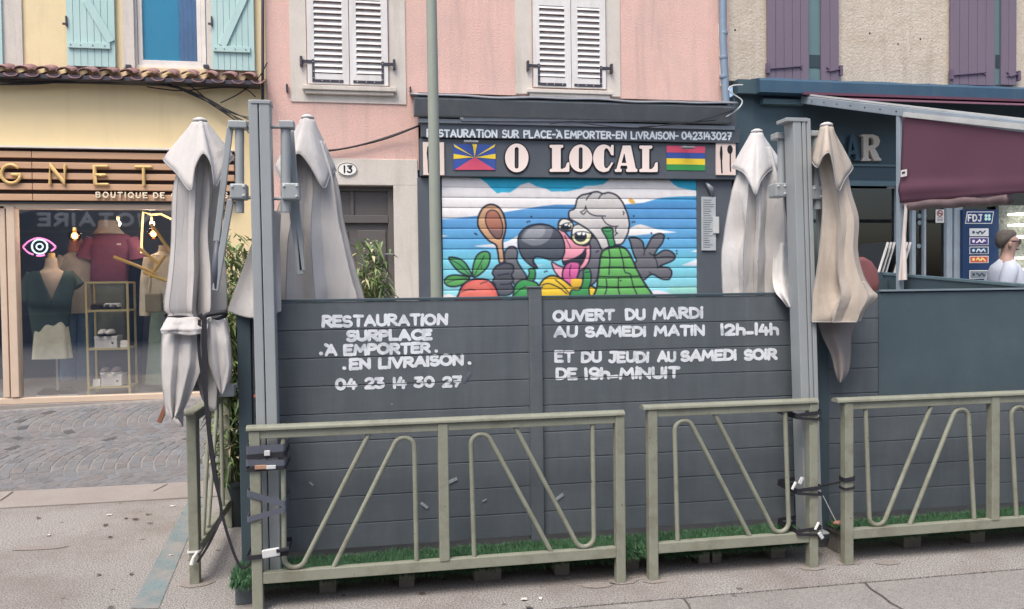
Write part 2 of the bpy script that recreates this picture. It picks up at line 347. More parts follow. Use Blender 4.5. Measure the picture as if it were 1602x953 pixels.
m_paint = mat('white hand paint', C8(222, 226, 230), .6, 0, .06, 6, dirt=C8(128, 138, 148), dscale=9, damt=.75)
m_paint2 = mat('white sign paint', C8(228, 234, 238), .5, 0, .04, 6)
m_cream = mat('cream render', C8(228, 208, 166), .85, 0, .03, 1.2, .25, 160, dirt=C8(206, 184, 146), dscale=.7, damt=.5, fine=.04)
m_creamv = mat('cream board', C8(230, 208, 162), .7, 0, .025, .9, .04, 60, dirt=C8(216, 196, 160), dscale=.6, damt=.4)
m_pink = mat('pink render', C8(218, 180, 168), .9, 0, .07, 1.1, .6, 50, dirt=C8(200, 174, 164), dscale=1.3, damt=.85, fine=.1)
m_stone = mat('pale lime surround', C8(208, 200, 190), .85, 0, .05, 1.4, .3, 70, dirt=C8(180, 174, 160), dscale=1.8, damt=.45, fine=.05)
m_rough = mat('beige roughcast', C8(196, 185, 169), .92, 0, .07, 1.2, 1., 34, dirt=C8(172, 156, 138), dscale=4, damt=.7, fine=.1)
m_shut = mat('weathered white shutter paint', C8(220, 217, 214), .65, 0, .04, 5, .15, 60, dirt=C8(178, 170, 160), dscale=6, damt=.4, stretch=(1, 1, .35))
m_mint = mat('pale mint shutter paint', C8(172, 200, 196), .6, 0, .05, 5, .1, 60, dirt=C8(190, 206, 198), dscale=5, damt=.35, stretch=(1, 1, .3))
m_purple = mat('faded purple shutter paint', C8(114, 102, 116), .6, 0, .05, 4, .1, 60, stretch=(1, 1, .3))
m_iron = mat('dark iron', C8(70, 68, 76), .5, .4, .15, 12)
m_ironp = mat('purple iron', C8(102, 88, 108), .6, 0, .1, 12)
m_pvc = mat('white window frame', C8(222, 216, 208), .45)
m_tile = mat('old clay tile', C8(146, 112, 110), .85, 0, .3, 6, .5, 60, dirt=C8(92, 80, 84), dscale=5, damt=.6)
m_dark = mat('dark grey shopfront paint', C8(84, 90, 97), .5, 0, .05, 3, .08, 80, dirt=C8(104, 110, 115), dscale=2, damt=.3)
m_darkroll = mat('weathered dark cassette', C8(122, 128, 132), .7, 0, .1, 4, .3, 90, dirt=C8(120, 120, 118), dscale=5, damt=.4, stretch=(.4, 1, 1))
m_zinc = mat('grey zinc', C8(136, 140, 146), .45, .3, .1, 5, dirt=C8(100, 104, 108), dscale=4, damt=.3)
m_pipe = mat('blue grey downpipe', C8(132, 148, 164), .4, .2, .05, 5)
m_barteal = mat('bar teal paint', C8(66, 84, 92), .5, 0, .08, 2, .05, 60, dirt=C8(66, 94, 106), dscale=2, damt=.3)
m_barblue = mat('bar blue fascia', C8(54, 82, 104), .6, 0, .1, 2, .2, 40, dirt=C8(62, 92, 104), dscale=2.5, damt=.6)
m_bardark = mat('dark bar interior', C8(50, 66, 74), .6)
m_burg = mat('burgundy awning cloth', C8(100, 66, 82), .85, 0, .06, 3, .2, 400, fine=.03)
m_wood = mat('brown slat wood', C8(192, 154, 122), .55, 0, .14, 5, .1, 60, stretch=(.15, 1, 4))
m_gap = mat('dark slat backing', C8(58, 48, 46), .8)
m_beige = mat('beige shop frame', C8(206, 184, 162), .5, 0, .05, 4)
m_gold = mat('gold letter', C8(214, 180, 118), .4, .1, .05, 4)
m_cream2 = mat('cream letter', C8(236, 222, 196), .5)
m_concrete = mat('pale worn concrete', C8(148, 141, 135), .9, 0, .08, 2, .4, 120, dirt=C8(132, 122, 114), dscale=1.6, damt=.5, fine=.14)
m_walk = mat('gravelly sidewalk', C8(143, 139, 135), .93, 0, .1, .8, .5, 110, dirt=C8(112, 101, 94), dscale=1.1, damt=.75, fine=.75, spots=7, spotc=C8(84, 74, 68), spotr=.075)
m_gutter = mat('smooth concrete gutter', C8(138, 134, 130), .9, 0, .1, 1.2, .35, 160, dirt=C8(112, 107, 103), dscale=1.6, damt=.7, fine=.42, spots=4, spotc=C8(92, 86, 82), spotr=.05)
m_asphalt = mat('asphalt', C8(104, 106, 112), .9, 0, .1, 2, .7, 140, fine=.3)
m_bluemark = mat('worn blue ground paint', C8(104, 126, 130), .9, 0, .16, 5, .5, 90, dirt=C8(144, 138, 133), dscale=3.2, damt=.92, drange=(.36, .62), fine=.3)
m_crack = mat('dark joint', C8(92, 84, 78), .95, 0, .25, 9)
m_patch = mat('mortar patch', C8(138, 131, 125), .95, 0, .1, 6, .6, 90, fine=.2)
m_plastic = mat('dark pot plastic', C8(44, 52, 54), .5)
m_leaf = mat('bamboo leaf', C8(116, 138, 88), .6, 0, .35, 3)
m_leafd = mat('bamboo dry leaf', C8(182, 176, 138), .7, 0, .2, 3)
m_cane = mat('bamboo cane', C8(136, 126, 80), .6)
m_turf = mat('artificial turf', C8(74, 112, 78), .85, 0, .35, 30)
m_block = mat('grey timber block', C8(124, 120, 112), .9, 0, .15, 8, .3, 60)
m_pole = mat('grey green lamp post paint', C8(148, 154, 142), .45, 0, .05, 3)
m_white = mat('matte white', C8(226, 224, 220), .6)
m_blackp = mat('black paint', C8(30, 30, 36), .5)
m_salmon = mat('pale pink sign face', C8(246, 228, 218), .5, 0, .025, 2)
m_cablem = mat('black cable', C8(44, 44, 48), .5)
m_glass = glass('shop glass', (1, 1, 1), 2.6, .02, .42)
m_glass2 = glass('bar glass', (.75, .85, .88), 1.9)
for m_, c_, a_ in ((m_pink, C8(184, 158, 150), .7), (m_cream, C8(196, 178, 150), .5), (m_creamv, C8(206, 186, 150), .4), (m_rough, C8(160, 148, 134), .6), (m_stone, C8(166, 158, 146), .6), (m_fence, C8(116, 120, 120), .28), (m_darkroll, C8(150, 150, 146), .4), (m_barblue, C8(78, 96, 104), .5), (m_shut, C8(176, 170, 162), .5), (m_cloth, C8(150, 148, 148), .45), (m_cloth2, C8(146, 132, 118), .5), (m_cloth3, C8(168, 160, 152), .45)): streaks(m_, c_, a_)
m_room = mat('dark shop interior', C8(84, 90, 100), .8, 0, .15, 1.5)
m_floor = mat('shop floor', C8(140, 142, 144), .6, 0, .1, 2)

# ------------------------------------------------------------------ ground
F = 10.2                                                     # plane of the house fronts
def gz(x, y):                                               # pavement rises gently towards the houses
    if y < 7.35: return 0.0
    t = min(1, (y-7.35)/(F-7.35)); return t*(.30+.035*min(max(x+5, 0), 4))
def sheet(name, x0, x1, y0, y1, z, m, nx=1, ny=1, hf=None):
    b = B(); V = [[b.bm.verts.new((x0+(x1-x0)*i/nx, y0+(y1-y0)*j/ny, z+(hf(x0+(x1-x0)*i/nx, y0+(y1-y0)*j/ny) if hf else 0))) for i in range(nx+1)] for j in range(ny+1)]
    for j in range(ny):
        for i in range(nx): b.bm.faces.new((V[j][i], V[j][i+1], V[j+1][i+1], V[j+1][i]))
    return tag(b.build(name, m), None, None, kind='structure')
sheet('ground', -150, 150, -150, 150, -.06, m_asphalt)
sheet('road', -30, 30, -7.5, 3.60, -.012, m_asphalt, 8, 4)
b = B(); b.box(-30, 30, 3.56, 4.036, -.2, -.004); tag(b.build('gutter', m_gutter), None, None, kind='structure')
b = B(); b.box(-30, 30, 4.046, 6.78, -.2, 0); tag(b.build('sidewalk', m_walk), None, None, kind='structure')
b = B(); b.box(-30, 30, 6.80, 7.35, -.2, .006); tag(b.build('pavement_edge', m_concrete), None, None, kind='structure')
b = B(); b.box(-30, 30, 4.03, 4.05, -.05, -.014).box(-30, 30, 6.77, 6.81, -.05, -.008); tag(b.build('pavement_joint', m_crack), None, None, kind='structure')
sheet('pavement_bed', -14, 16, 7.35, F+.6, .0, mat('sett joint mortar', C8(134, 131, 127), .95, 0, .1, 6, .4, 80, fine=.15), 60, 24, lambda x, y: gz(x, y)-.002)
def setts():
    vs = []; fs = []; cols = []; rnd = random.Random(3); W = 1.43; r = .86; half = math.asin(W/2/r); n = 12
    for band in range(2):
        cy = 7.36+W*(band+.5); x = -8.0+band*.25
        while x < 4.0:
            for k in range(n):
                a0 = -half+2*half*k/n; a1 = -half+2*half*(k+1)/n; g = .007/r; q4 = []
                for aa, rr in ((a0+g, r), (a1-g, r), (a1-g, r+.098), (a0+g, r+.098)):
                    q4.append((x-rr*math.cos(aa)+rnd.uniform(-.005, .005), max(cy-W/2+.004, min(cy+W/2-.004, cy+rr*math.sin(aa)+rnd.uniform(-.005, .005)))))
                px, py = sum(p[0] for p in q4)/4, sum(p[1] for p in q4)/4
                if py > F-.1 or max(p[1] for p in q4)-min(p[1] for p in q4) < .03: continue
                ii = len(vs); h = .002+rnd.uniform(0, .003)
                vs += [(p[0], p[1], gz(*p)-.004) for p in q4]+[(px+(p[0]-px)*.92, py+(p[1]-py)*.92, gz(*p)+h) for p in q4]
                fs += [(ii+4, ii+5, ii+6, ii+7)]+[(ii+t, ii+(t+1) % 4, ii+4+(t+1) % 4, ii+4+t) for t in range(4)]
                t = max(.78, min(1.25, 1+rnd.gauss(0, 1)*.065)); u = rnd.uniform(-.015, .015)
                if rnd.random() < .022: t = .5
                cols += [tuple(x_*t for x_ in C8(114+200*u, 113, 114-150*u))]*5
            x += .111
    me = bpy.data.meshes.new('setts'); me.from_pydata(vs, [], fs)
    at_ = me.attributes.new('paint', 'FLOAT_COLOR', 'FACE')
    at_.data.foreach_set('color', np.array([(*c, 1) for c in cols], dtype=np.float32).ravel())
    me.materials.append(vmat('fan laid setts', .85, .6, 60, var=.16, scale=18)); o = bpy.data.objects.new('paving', me); COL.objects.link(o); ORG[o] = Vector(); tag(o, None, None, kind='structure')
setts()
# worn blue marking, patches and cracks
b = B(); L0, L1 = gr(280, 800), gr(312, 786); P2, P3 = gr(248, 953), gr(204, 953)
b.quad((L0.x, 6.76, .004), (L0.x+.12, 6.76, .004), (P2.x, P2.y, .004), (P3.x, P3.y, .004)); tag(b.build('road_marking', m_bluemark), None, None, kind='structure')
def blob(cx, cy, rx, ry, z, seed, n=7):
    rn = random.Random(seed); return [(cx+rx*math.cos(2*math.pi*k/n)*rn.uniform(.75, 1.15), cy+ry*math.sin(2*math.pi*k/n)*rn.uniform(.75, 1.15), z) for k in range(n)]
b = B()
for i, (px, py, rx, ry) in enumerate([(935, 916, .10, .05), (1390, 881, .10, .045), (974, 910, .09, .06), (1022, 908, .09, .06), (1275, 889, .09, .05), (1328, 881, .09, .05), (307, 913, .10, .07), (60, 858, .22, .05), (400, 950, .1, .06)]):
    g = gr(px, py); b.bm.faces.new([b.bm.verts.new(p) for p in blob(g.x, g.y, rx, ry, .004, i)])
tag(b.build('pavement_patch', m_patch), None, None, kind='structure')
b = B()
def crack(pts, wd, z):
    P = [gr(x, y) for x, y in pts]
    for p, q in zip(P, P[1:]):
        d = (q-p).normalized(); n = Vector((-d.y, d.x, 0))*wd/2
        b.quad((*(p-n).xy, z), (*(q-n).xy, z), (*(q+n).xy, z), (*(p+n).xy, z))
crack([(1353, 911), (1362, 921), (1380, 932), (1392, 942), (1412, 953), (1440, 970)], .012, .001)
crack([(1070, 937), (1077, 946), (1083, 960)], .012, .001)
crack([(0, 785), (12, 777), (20, 771)], .012, .011); crack([(240, 770), (250, 765), (262, 759)], .01, .011)
tag(b.build('pavement_crack', m_crack), None, None, kind='structure')

# ------------------------------------------------------------------ houses
def FX(px, py=300): return at(px, py, F).x
def FZ(py, px=800): return at(px, py, F).z
ROOF = 8.5
# --- cream boutique house
xL, xR = -8.5, FX(420)
hou = thing('boutique_house', 'cream rendered house with mint shutters above the clothes boutique window', 'house', (-4, F, 0))
gx0, gx1 = FX(-330), FX(352); gz0, gz1 = FZ(626, 130), FZ(316, 190)
wx0, wx1 = FX(206, 50), FX(324, 50); wz0 = FZ(106, 265); ez = FZ(113, 200)
b = B()
b.box(xL, gx0, F, F+.3, 0, gz1).box(gx1, xR, F, F+.3, 0, gz1).box(gx0, gx1, F+.02, F+.3, 0, gz0-.02)
b.build('shop_wall', m_creamv, hou)
b = B(); b.box(xL, xR, F, F+.3, gz1, ez); b.build('wall_board', m_creamv, hou)
b = B(); b.box(xL, wx0, F+.004, F+.3, ez, ROOF).box(wx1, xR, F+.004, F+.3, ez, ROOF).box(wx0, wx1, F+.02, F+.3, ez, wz0).box(wx0, wx1, F+.004, F+.3, wz0+1.6, ROOF)
b.build('wall', m_cream, hou)
b = B(); b.box(xL, xR, F-.16, F+.1, 0, gz0-.09); b.box(gx0-.1, gx1+.05, F-.05, F+.1, gz0-.088, gz0-.022); b.build('plinth', m_concrete, hou, bevel=.006)
b = B(); b.rect(2, -120, 33, 104, F-.02, F+.02); b.build('window_surround', m_stone, hou)
b = B(); b.rect(190, -120, 208, 106, F-.02, F+.15).rect(322, -120, 336, 108, F-.02, F+.15); b.build('window_jamb', m_stone, hou)
# roof-tile canopy
def tiles():
    b = B(); n = 13; x0, x1 = at(-14, 118, F-.2).x, at(404, 128, F-.2).x; p = (x1-x0)/n
    for k in range(-9, n):
        cx = x0+p*(k+.5); rn = random.uniform(-.012, .012)
        for sgn, rr, zz in ((1, p*.40, .0), (-1, p*.34, -.045)):
            c2 = cx+(0 if sgn > 0 else p*.5)
            rg = []
            for (y, z, s) in ((F-.26+rn, ez-.075, 1.), (F-.13, ez-.03, .95), (F+.0, ez+.02, .9)):
                out = [(c2+rr*s*math.cos(a), y, z+zz+sgn*rr*s*.5*math.sin(a)) for a in [math.pi*t/8 for t in range(9)]]
                inn = [(c2+(rr*s-.016)*math.cos(a), y, z+zz+sgn*(rr*s-.016)*.5*math.sin(a)) for a in [math.pi*t/8 for t in range(8, -1, -1)]]
                rg.append(out+inn)
            b.rings(rg)
    b.build('tile_eave', m_tile, hou, smooth=True, auto=40)
    b = B(); b.box(xL, x1, F-.02, F-.24, ez-.16, ez-.115); b.build('eave_board', m_iron, hou)
tiles()
# mint shutters
def plank_shutter(px0, px1, pyb, zpx, strap, diag, latch=None):
    sh = B(); a = at(px0, 60, F-.05); c = at(px1, 60, F-.05); z0 = at((px0+px1)/2, pyb, F-.05).z; z1 = z0+1.7; n = 7; wd = (c.x-a.x)/n
    for k in range(n): sh.box(a.x+wd*k+.0025, a.x+wd*(k+1)-.0025, F-.05, F-.02, z0, z1)
    sh.box(a.x+.005, c.x-.005, F-.042, F-.022, z0+.004, z1-.01)
    s_ = sh.build('shutter', m_mint, hou, bevel=.003)
    zs = at((px0+px1)/2, strap, F-.05).z
    r = B(); r.box(a.x+.02, c.x-.05, F-.078, F-.052, zs-.035, zs+.035); r.build('ledge', m_mint, s_, bevel=.004)
    d = B(); p0 = at(diag[0], diag[1], F-.06); p1 = at(diag[2], diag[3], F-.06)
    d.bar((p0.x, F-.063, p0.z), (p1.x, F-.063, p1.z), .09, .022); d.build('brace', m_mint, s_, bevel=.003)
    h = B()
    for t in (.1, .3, .55, .8): h.sphere((a.x+(c.x-a.x)*t, F-.08, zs), .008, 8)
    h.build('bolt', m_zinc, s_)
    h = B(); zb = at(px0, 40, F).z
    h.box(a.x-.035, a.x+.02, F-.07, F-.052, zb-.012, zb+.012).box(a.x+.0, a.x+.016, F-.075, F-.055, zb-.03, zb+.09); h.build('hinge', m_iron, s_)
plank_shutter(104, 180, 104, 0, 72, (135, 0, 174, 66))
plank_shutter(331, 398, 110, 0, 78, (348, 72, 384, -8))
b = B(); b.rect(-40, -120, 1, 100, F-.05, F-.02); b.build('shutter', m_mint, hou)
# blue window
b = B(); x0, x1 = at(208, 50, F+.06).x, at(322, 50, F+.06).x; z0 = at(265, 106, F+.06).z
b.box(x0, x1, F+.04, F+.10, z0-.05, z0+.02).box(x0, x0+.05, F+.04, F+.10, z0+.02, z0+1.6).box(x1-.05, x1, F+.04, F+.10, z0+.02, z0+1.6)
fr = b.build('window', m_pvc, hou, bevel=.004)
b = B(); xa, xb = x0+.055, x1-.055; za = z0+.025
b.box(xa, xb, F+.06, F+.115, za, za+.06).box(xa, xa+.05, F+.06, F+.115, za+.06, za+1.5).box(xb-.05, xb, F+.06, F+.115, za+.06, za+1.5); b.build('sash', m_pvc, fr, bevel=.004)
b = B(); b.quad((xa+.04, F+.088, za+.05), (xb-.04, F+.088, za+.05), (xb-.04, F+.088, za+1.5), (xa+.04, F+.088, za+1.5)); b.build('pane', glass('window glass', (1, 1, 1), 1.5), fr)
b = B(); b.box(xa+.02, xb-.02, F+.125, F+.13, za-.2, za+1.6); b.build('sky_reflection_sheet', mat('sky reflection blue', C8(84, 222, 255), .6, 0, .04, 2), fr)  # blue of the sky's reflection painted on a sheet behind the pane
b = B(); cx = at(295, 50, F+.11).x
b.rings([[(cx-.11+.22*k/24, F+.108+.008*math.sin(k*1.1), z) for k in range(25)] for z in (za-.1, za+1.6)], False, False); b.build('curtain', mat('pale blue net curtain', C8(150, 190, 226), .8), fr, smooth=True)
b = B()
for px in (200, 322): b.rect(px-4, 101, px+4, 106, F-.06, F+.0)
b.build('shutter_stop', m_iron, hou)
# wood sign
sg = B(); y0 = F-.10; xa, xb = at(-230, 270, y0).x, at(366, 270, y0).x
zt, zb = at(130, 233, y0).z, at(200, 316, y0).z
sg.box(xa, xb, F-.05, F-.004, zb, zt); sgo = sg.build('sign_board', m_gap, hou)
b = B(); n = 5; ph = (zt-zb)/n
for k in range(n):
    for (u0, u1) in ((xa, at(50, 270, y0).x-.003), (at(50, 270, y0).x+.003, xb)):
        b.box(u0, u1, y0, F-.05, zb+ph*k+.012, zb+ph*(k+1)-.038)
b.build('slat', m_wood, sgo, bevel=.004)
b = B(); b.box(xa, xb, F-.13, F-.0, zt, zt+.02); b.build('sign_edge', m_pvc, sgo)
b = B(); y1 = y0-.02
words('letter', m_gold, sgo, 'GNET', (0, 289), (239, 292), 34, y1, .075, .016, gap=1.28, each=True)
c = at(159, 275, y1); b.lathe([(.0, -.01), (.03, -.01), (.03, .01), (0, .01)], (c.x, c.y, c.z), 14)
b.build('letter_dot', m_gold, sgo, smooth=True)
for tx, q0, q1 in (('BOUTIQUE', (150, 310), (231, 311)), ('DE', (240, 311), (258, 311)), ('C', (268, 311), (276, 311)), ('S', (349, 311), (357, 311))): words('tagline', m_cream2, sgo, tx, q0, q1, 10, y1, .11, .01, gap=.5)
# shop window
sw = B(); yf = F-.02
sw.box(gx0, gx1, yf, F+.1, gz0-.02, gz0+.05).box(gx0, gx1, yf, F+.1, gz1-.09, gz1-.01)
swo = sw.build('shop_window', m_beige, hou, bevel=.006)
for q0, q1, q2, q3 in ((1, 11, 622, 0), (13, 26, 622, .015), (338, 352, 610, 0)): b = B(); b.rect(q0, 322, q1, q2, yf-q3, F+.1); b.build('mullion', m_beige, swo, bevel=.006)
b = B(); b.box(gx0, gx1, F-.05, F+.02, gz1-.03, gz1+.05); b.build('head_rail', m_dark, swo, bevel=.005)
b = B(); b.quad((gx0+.01, F+.035, gz0), (gx1-.01, F+.035, gz0), (gx1-.01, F+.035, gz1-.03), (gx0+.01, F+.035, gz1-.03)); b.build('pane', m_glass, swo)
# the room behind the glass
D = F+2.6
b = B(); b.box(gx0-.05, gx1+.05, D, D+.1, gz0-.1, gz1+.3).box(gx0-.15, gx0-.05, F+.3, D, gz0-.1, gz1+.3).box(gx1+.05, gx1+.15, F+.3, D, gz0-.1, gz1+.3).box(gx0, gx1, F+.3, D, gz1+.2, gz1+.3); b.build('shop_room', m_room, hou)
b = B(); b.box(gx0, gx1, F+.1, D, gz0-.12, gz0+.01); b.build('shop_floor', m_floor, hou)
# alarm box
b = B(); b.rect(390, 210, 412, 236, F-.06, F-.004); ab = b.build('alarm_box', m_cream2, hou, bevel=.008)
b = B(); c = at(399, 229, F-.065); b.sphere(c, .025, 12); b.build('alarm_light', mat('red lens', C8(190, 60, 50), .3), ab, smooth=True)

# --- pink house
xP0, xP1 = xR+.004, FX(1140, 80)
hp = thing('pink_house', 'pink rendered house with two pairs of closed white louvred shutters', 'house', (2, F, 0))
dx0, dx1 = FX(486, 400), FX(617, 400); dz1 = FZ(290, 580); sx0 = FX(656, 300); sx1 = FX(1146, 250)
stz = FZ(152, 900)
b = B()
b.box(xP0, xP1, F, F+.3, stz, ROOF).box(xP0, dx0-.16, F, F+.3, 0, stz).box(dx0-.16, dx1+.19, F, F+.3, dz1+.2, stz).box(dx1+.19, sx0, F, F+.3, dz1+.2, stz)
b.build('wall', m_pink, hp)
b = B(); b.box(dx0-.16, dx0, F-.02, F+.3, 0, dz1).box(dx1, sx0-.02, F-.02, F+.3, 0, dz1).box(dx0-.16, sx0-.02, F-.02, F+.3, dz1, dz1+.33); b.build('door_surround', m_stone, hp, bevel=.006)
dm = mat('weathered grey brown door', C8(92, 88, 86), .6, 0, .1, 4, .1, 60, stretch=(1, 1, .2))
b = B(); b.box(dx0, dx1, F+.14, F+.2, 0, dz1); do = b.build('door', dm, hp)
b = B(); tz = dz1-.42
b.box(dx0, dx0+.07, F+.1, F+.139, 0, dz1).box(dx1-.07, dx1, F+.1, F+.139, 0, dz1).box(dx0+.07, dx1-.07, F+.1, F+.139, dz1-.06, dz1).box(dx0+.07, dx1-.07, F+.09, F+.139, tz-.05, tz+.05)
mx = (dx0+dx1)/2; b.box(mx-.02, mx+.02, F+.11, F+.139, tz+.05, dz1-.06).box(dx0+.07, dx1-.07, F+.11, F+.139, .9, 1.0); b.build('door_frame', dm, do, bevel=.006)
b = B()
for k in (0, 1):
    u0 = dx0+.1+k*(mx-dx0-.04); u1 = u0+(mx-dx0-.16)
    b.box(u0, u1, F+.115, F+.139, 1.1, tz-.14).box(u0, u1, F+.115, F+.139, .25, .8)
b.build('door_panel', dm, do, bevel=.01)
b = B(); c = at(603, 398, F+.1); b.tube([c, c+Vector((0, -.05, 0)), c+Vector((.1, -.05, 0))], .009); b.build('handle', m_zinc, do)
# number plate
b = B(); c = at(543.5, 265, F-.03); ell = [(c.x+.125*math.cos(2*math.pi*k/32), c.z+.088*math.sin(2*math.pi*k/32)) for k in range(32)]
b.poly(ell, F-.035, F-.0205); npo = b.build('house_number_plate', mat('white enamel', C8(234, 232, 224), .25), hp, bevel=.004)
b = B(); b.tube([(x, F-.036, z) for x, z in [(c.x+.116*math.cos(2*math.pi*k/40), c.z+.079*math.sin(2*math.pi*k/40)) for k in range(41)]], .0045, 8, flat=.002)
write(b, '13', (537, 271), (551.5, 271), 12.5, F-.036, .1, .003, gap=.42); b.build('number', m_blackp, npo)
# window surrounds, sills, louvred shutters
def louvre_window(px0, px1, pyb, sh0, shm, sh1, shb, sill0, sill1, sillt, sillb, cut=None):
    b = B(); a, c = at(px0, 60, F-.015).x, at(px1, 60, F-.015).x; z0 = at((px0+px1)/2, pyb, F-.015).z if not cut else stz+.02
    u0, u1 = at(sh0, 60, F-.015).x, at(sh1, 60, F-.015).x; zs = at((sh0+sh1)/2, shb, F-.015).z
    b.box(a, u0-.01, F-.015, F+.02, z0, zs+2.1).box(u1+.01, c, F-.015, F+.02, z0, zs+2.1).box(u0-.01, u1+.01, F-.015, F+.02, z0, zs-.01); ws = b.build('window_surround', m_stone, hp)
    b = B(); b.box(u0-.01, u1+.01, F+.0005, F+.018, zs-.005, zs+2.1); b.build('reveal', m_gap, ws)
    s0, s1 = at(sill0, 140, F-.06).x, at(sill1, 140, F-.06).x; t, bo = at((sill0+sill1)/2, sillt, F-.06).z, at((sill0+sill1)/2, sillb, F-.06).z
    b = B(); b.box(s0, s1, F-.09, F-.016, bo+.045, t).box(s0+.03, s1-.03, F-.065, F-.016, bo, bo+.043); b.build('sill', m_stone, ws, bevel=.008)
    um = at(shm, 60, F-.03).x
    for (l0, l1, side) in ((u0+.004, um-.004, -1), (um+.004, u1-.004, 1)):
        b = B(); st = .085; H = 1.95; zz = zs+.005
        b.box(l0, l0+st, F-.045, F-.01, zz, zz+H).box(l1-st, l1, F-.045, F-.01, zz, zz+H)
        for r0, r1 in ((0, .13), (H-.1, H), (1.06, 1.18)): b.box(l0+st, l1-st, F-.043, F-.012, zz+r0, zz+r1)
        k = zz+.145; i = 0
        while k < zz+H-.12:
            if not (1.03 < k-zz < 1.19): b.ob(((l0+l1)/2, F-.028, k+.03), (l1-l0-2*st+.004, .007, .082), rx=R(-32))
            k += .0735
        lo = b.build('shutter', m_shut, hp, bevel=.002)
        h = B(); e = l0 if side < 0 else l1; q = -side   # L-shaped iron strap
        xi = e+q*.055
        h.box(min(xi, xi+q*.03), max(xi, xi+q*.03), F-.052, F-.0455, zz+.02, zz+.30)
        h.box(min(xi+q*.03, xi+q*.38), max(xi+q*.03, xi+q*.38), F-.052, F-.0455, zz+.02, zz+.055)
        h.box(min(e-q*.06, xi), max(e-q*.06, xi), F-.053, F-.0455, zz+.25, zz+.29)
        h.box(min(e-q*.09, e-q*.06), max(e-q*.09, e-q*.06), F-.07, F-.016, zz+.21, zz+.33)
        h.build('hinge_strap', m_iron, lo, bevel=.002)
        h = B()
        for uu, vv in ((.015, .07), (.015, .15), (.015, .27), (.12, .037), (.22, .037), (.33, .037)): h.sphere((xi+q*uu, F-.053, zz+vv), .007, 6)
        h.build('screw', m_tag, lo)
louvre_window(453, 634, 161, 480, 546, 607, 134, 473, 620, 135, 148)
louvre_window(806, 970, 165, 833, 893, 947, 139, 825, 958, 141, 152.5, cut=True)
# small hooks
b = B()
for px, py in ((449, 138), (642, 142), (1140, 172)): b.ob(at(px, py, F-.03), (.02, .06, .09))
b.build('hook', m_iron, hp)
b = B(); xw = at(1131, 80, F-.08); b.tube([(at(1131, -60, F-.08).x, F-.08, ROOF), (xw.x, F-.08, 5), (at(1136, 150, F-.08).x, F-.08, FZ(172, 1136))], .052, 14); dp = b.build('downpipe', m_pipe, hp, smooth=True, auto=60)
for py in (52, 90, 120): c = at(1132, py, F-.08); b = B(); b.lathe([(.058, -.02), (.06, 0), (.058, .02)], c, 14); b.build('pipe_bracket', m_pipe, dp)
b = B(); c0, c1 = at(1125, 38, F-.02), at(1128, 135, F-.02); b.tube([c0, c1], .012); b.build('pipe_trim', m_white, dp)

# --- restaurant front on the pink house
rf = thing('restaurant_front', 'dark grey restaurant shopfront with painted roller shutter and white lettered signs', 'shopfront', (2.5, F, 0))
Y1 = F-.12
def zb_(py, px, Y): return at(px, py, Y).z
ru0, ru1 = at(692, 370, F).x, at(1089, 370, F).x; rz1 = zb_(279, 890, F)
b = B(); b.rect(656, 278, 686, 700, F-.06, F+.3); b.box(at(656, 300, F).x, sx1, F+.12, F+.3, 0, stz); b.rect(1091, 278, 1146, 700, F-.05, F+.1); b.build('pilaster', m_dark, rf, bevel=.006)
b = B(); b.rect(684, 278, 690, 700, F-.075, F+.1); b.build('shutter_guide', m_zinc, rf)
b = B(); b.rect(657, 221, 1149, 278, Y1, F+.12); sb = b.build('sign_board', m_dark, rf, bevel=.005)
b = B(); b.rect(659, 197, 1157, 219, Y1-.05, F-.0); s2 = b.build('lettered_strip', m_dark, rf, bevel=.006)
b = B(); b.rect(655, 191, 1150, 197.5, Y1-.08, F-.0); b.build('sign_canopy', m_zinc, rf, bevel=.004)
b = B(); b.rect(655, 157, 1152, 192, F-.02, F+.02); b.build('recess_board', m_dark, rf)
# shallow zinc roof and rolled awning cassette
b = B(); Yc = F-.38
cz0 = at(900, 170, Yc).z; cx0, cx1 = at(646, 165, Yc).x, at(1152, 170, Yc).x
b.rings([[(x, Yc+.15+dy, cz0+dz) for dy, dz in [(.14, .10), (-.12, .105), (-.14, .075), (-.02, -.10), (.02, -.115), (.14, -.10)]] for x in (cx0+.02, cx1-.02)])
b.build('awning_cassette', m_darkroll, rf, bevel=.008)
b = B()
n = 40; top = [(cx0-.02+(cx1-cx0+.04)*k/n) for k in range(n+1)]
b.rings([[(x, y, zz+.008*math.sin(x*3.1)+.006*math.sin(x*7)) for x in top] for y, zz in ((F-.002, cz0+.20), (F-.2, cz0+.165), (Yc+.02, cz0+.135), (Yc-.01, cz0+.11))], False, False)
b.build('canopy_roof', m_zinc, rf, smooth=True, solid=.014)
b = B(); b.bar(at(722, 187, F-.2), at(1072, 188, F-.22), .05, .04); b.build('awning_arm', m_zinc, rf, bevel=.004)
b = B(); b.ob(at(722, 183, F-.2), (.04, .05, .07)); b.ob(at(1075, 187, F-.22), (.05, .05, .07)); b.build('arm_joint', m_tag, rf)
# strip lettering
random.seed(11)
words('lettering', m_paint2, s2, 'RESTAURATiON SUR PLACE-`A~EMPORTER-EN LiVRAiSON-', (667, 215), (1062, 219), 13.5, Y1-.0515, .10, .002, jit=.05, rough=.1, gap=.26)
words('lettering', m_paint2, s2, '0423143027', (1066, 219), (1145, 219.5), 13, Y1-.0515, .10, .002, jit=.05, rough=.1, gap=.26)
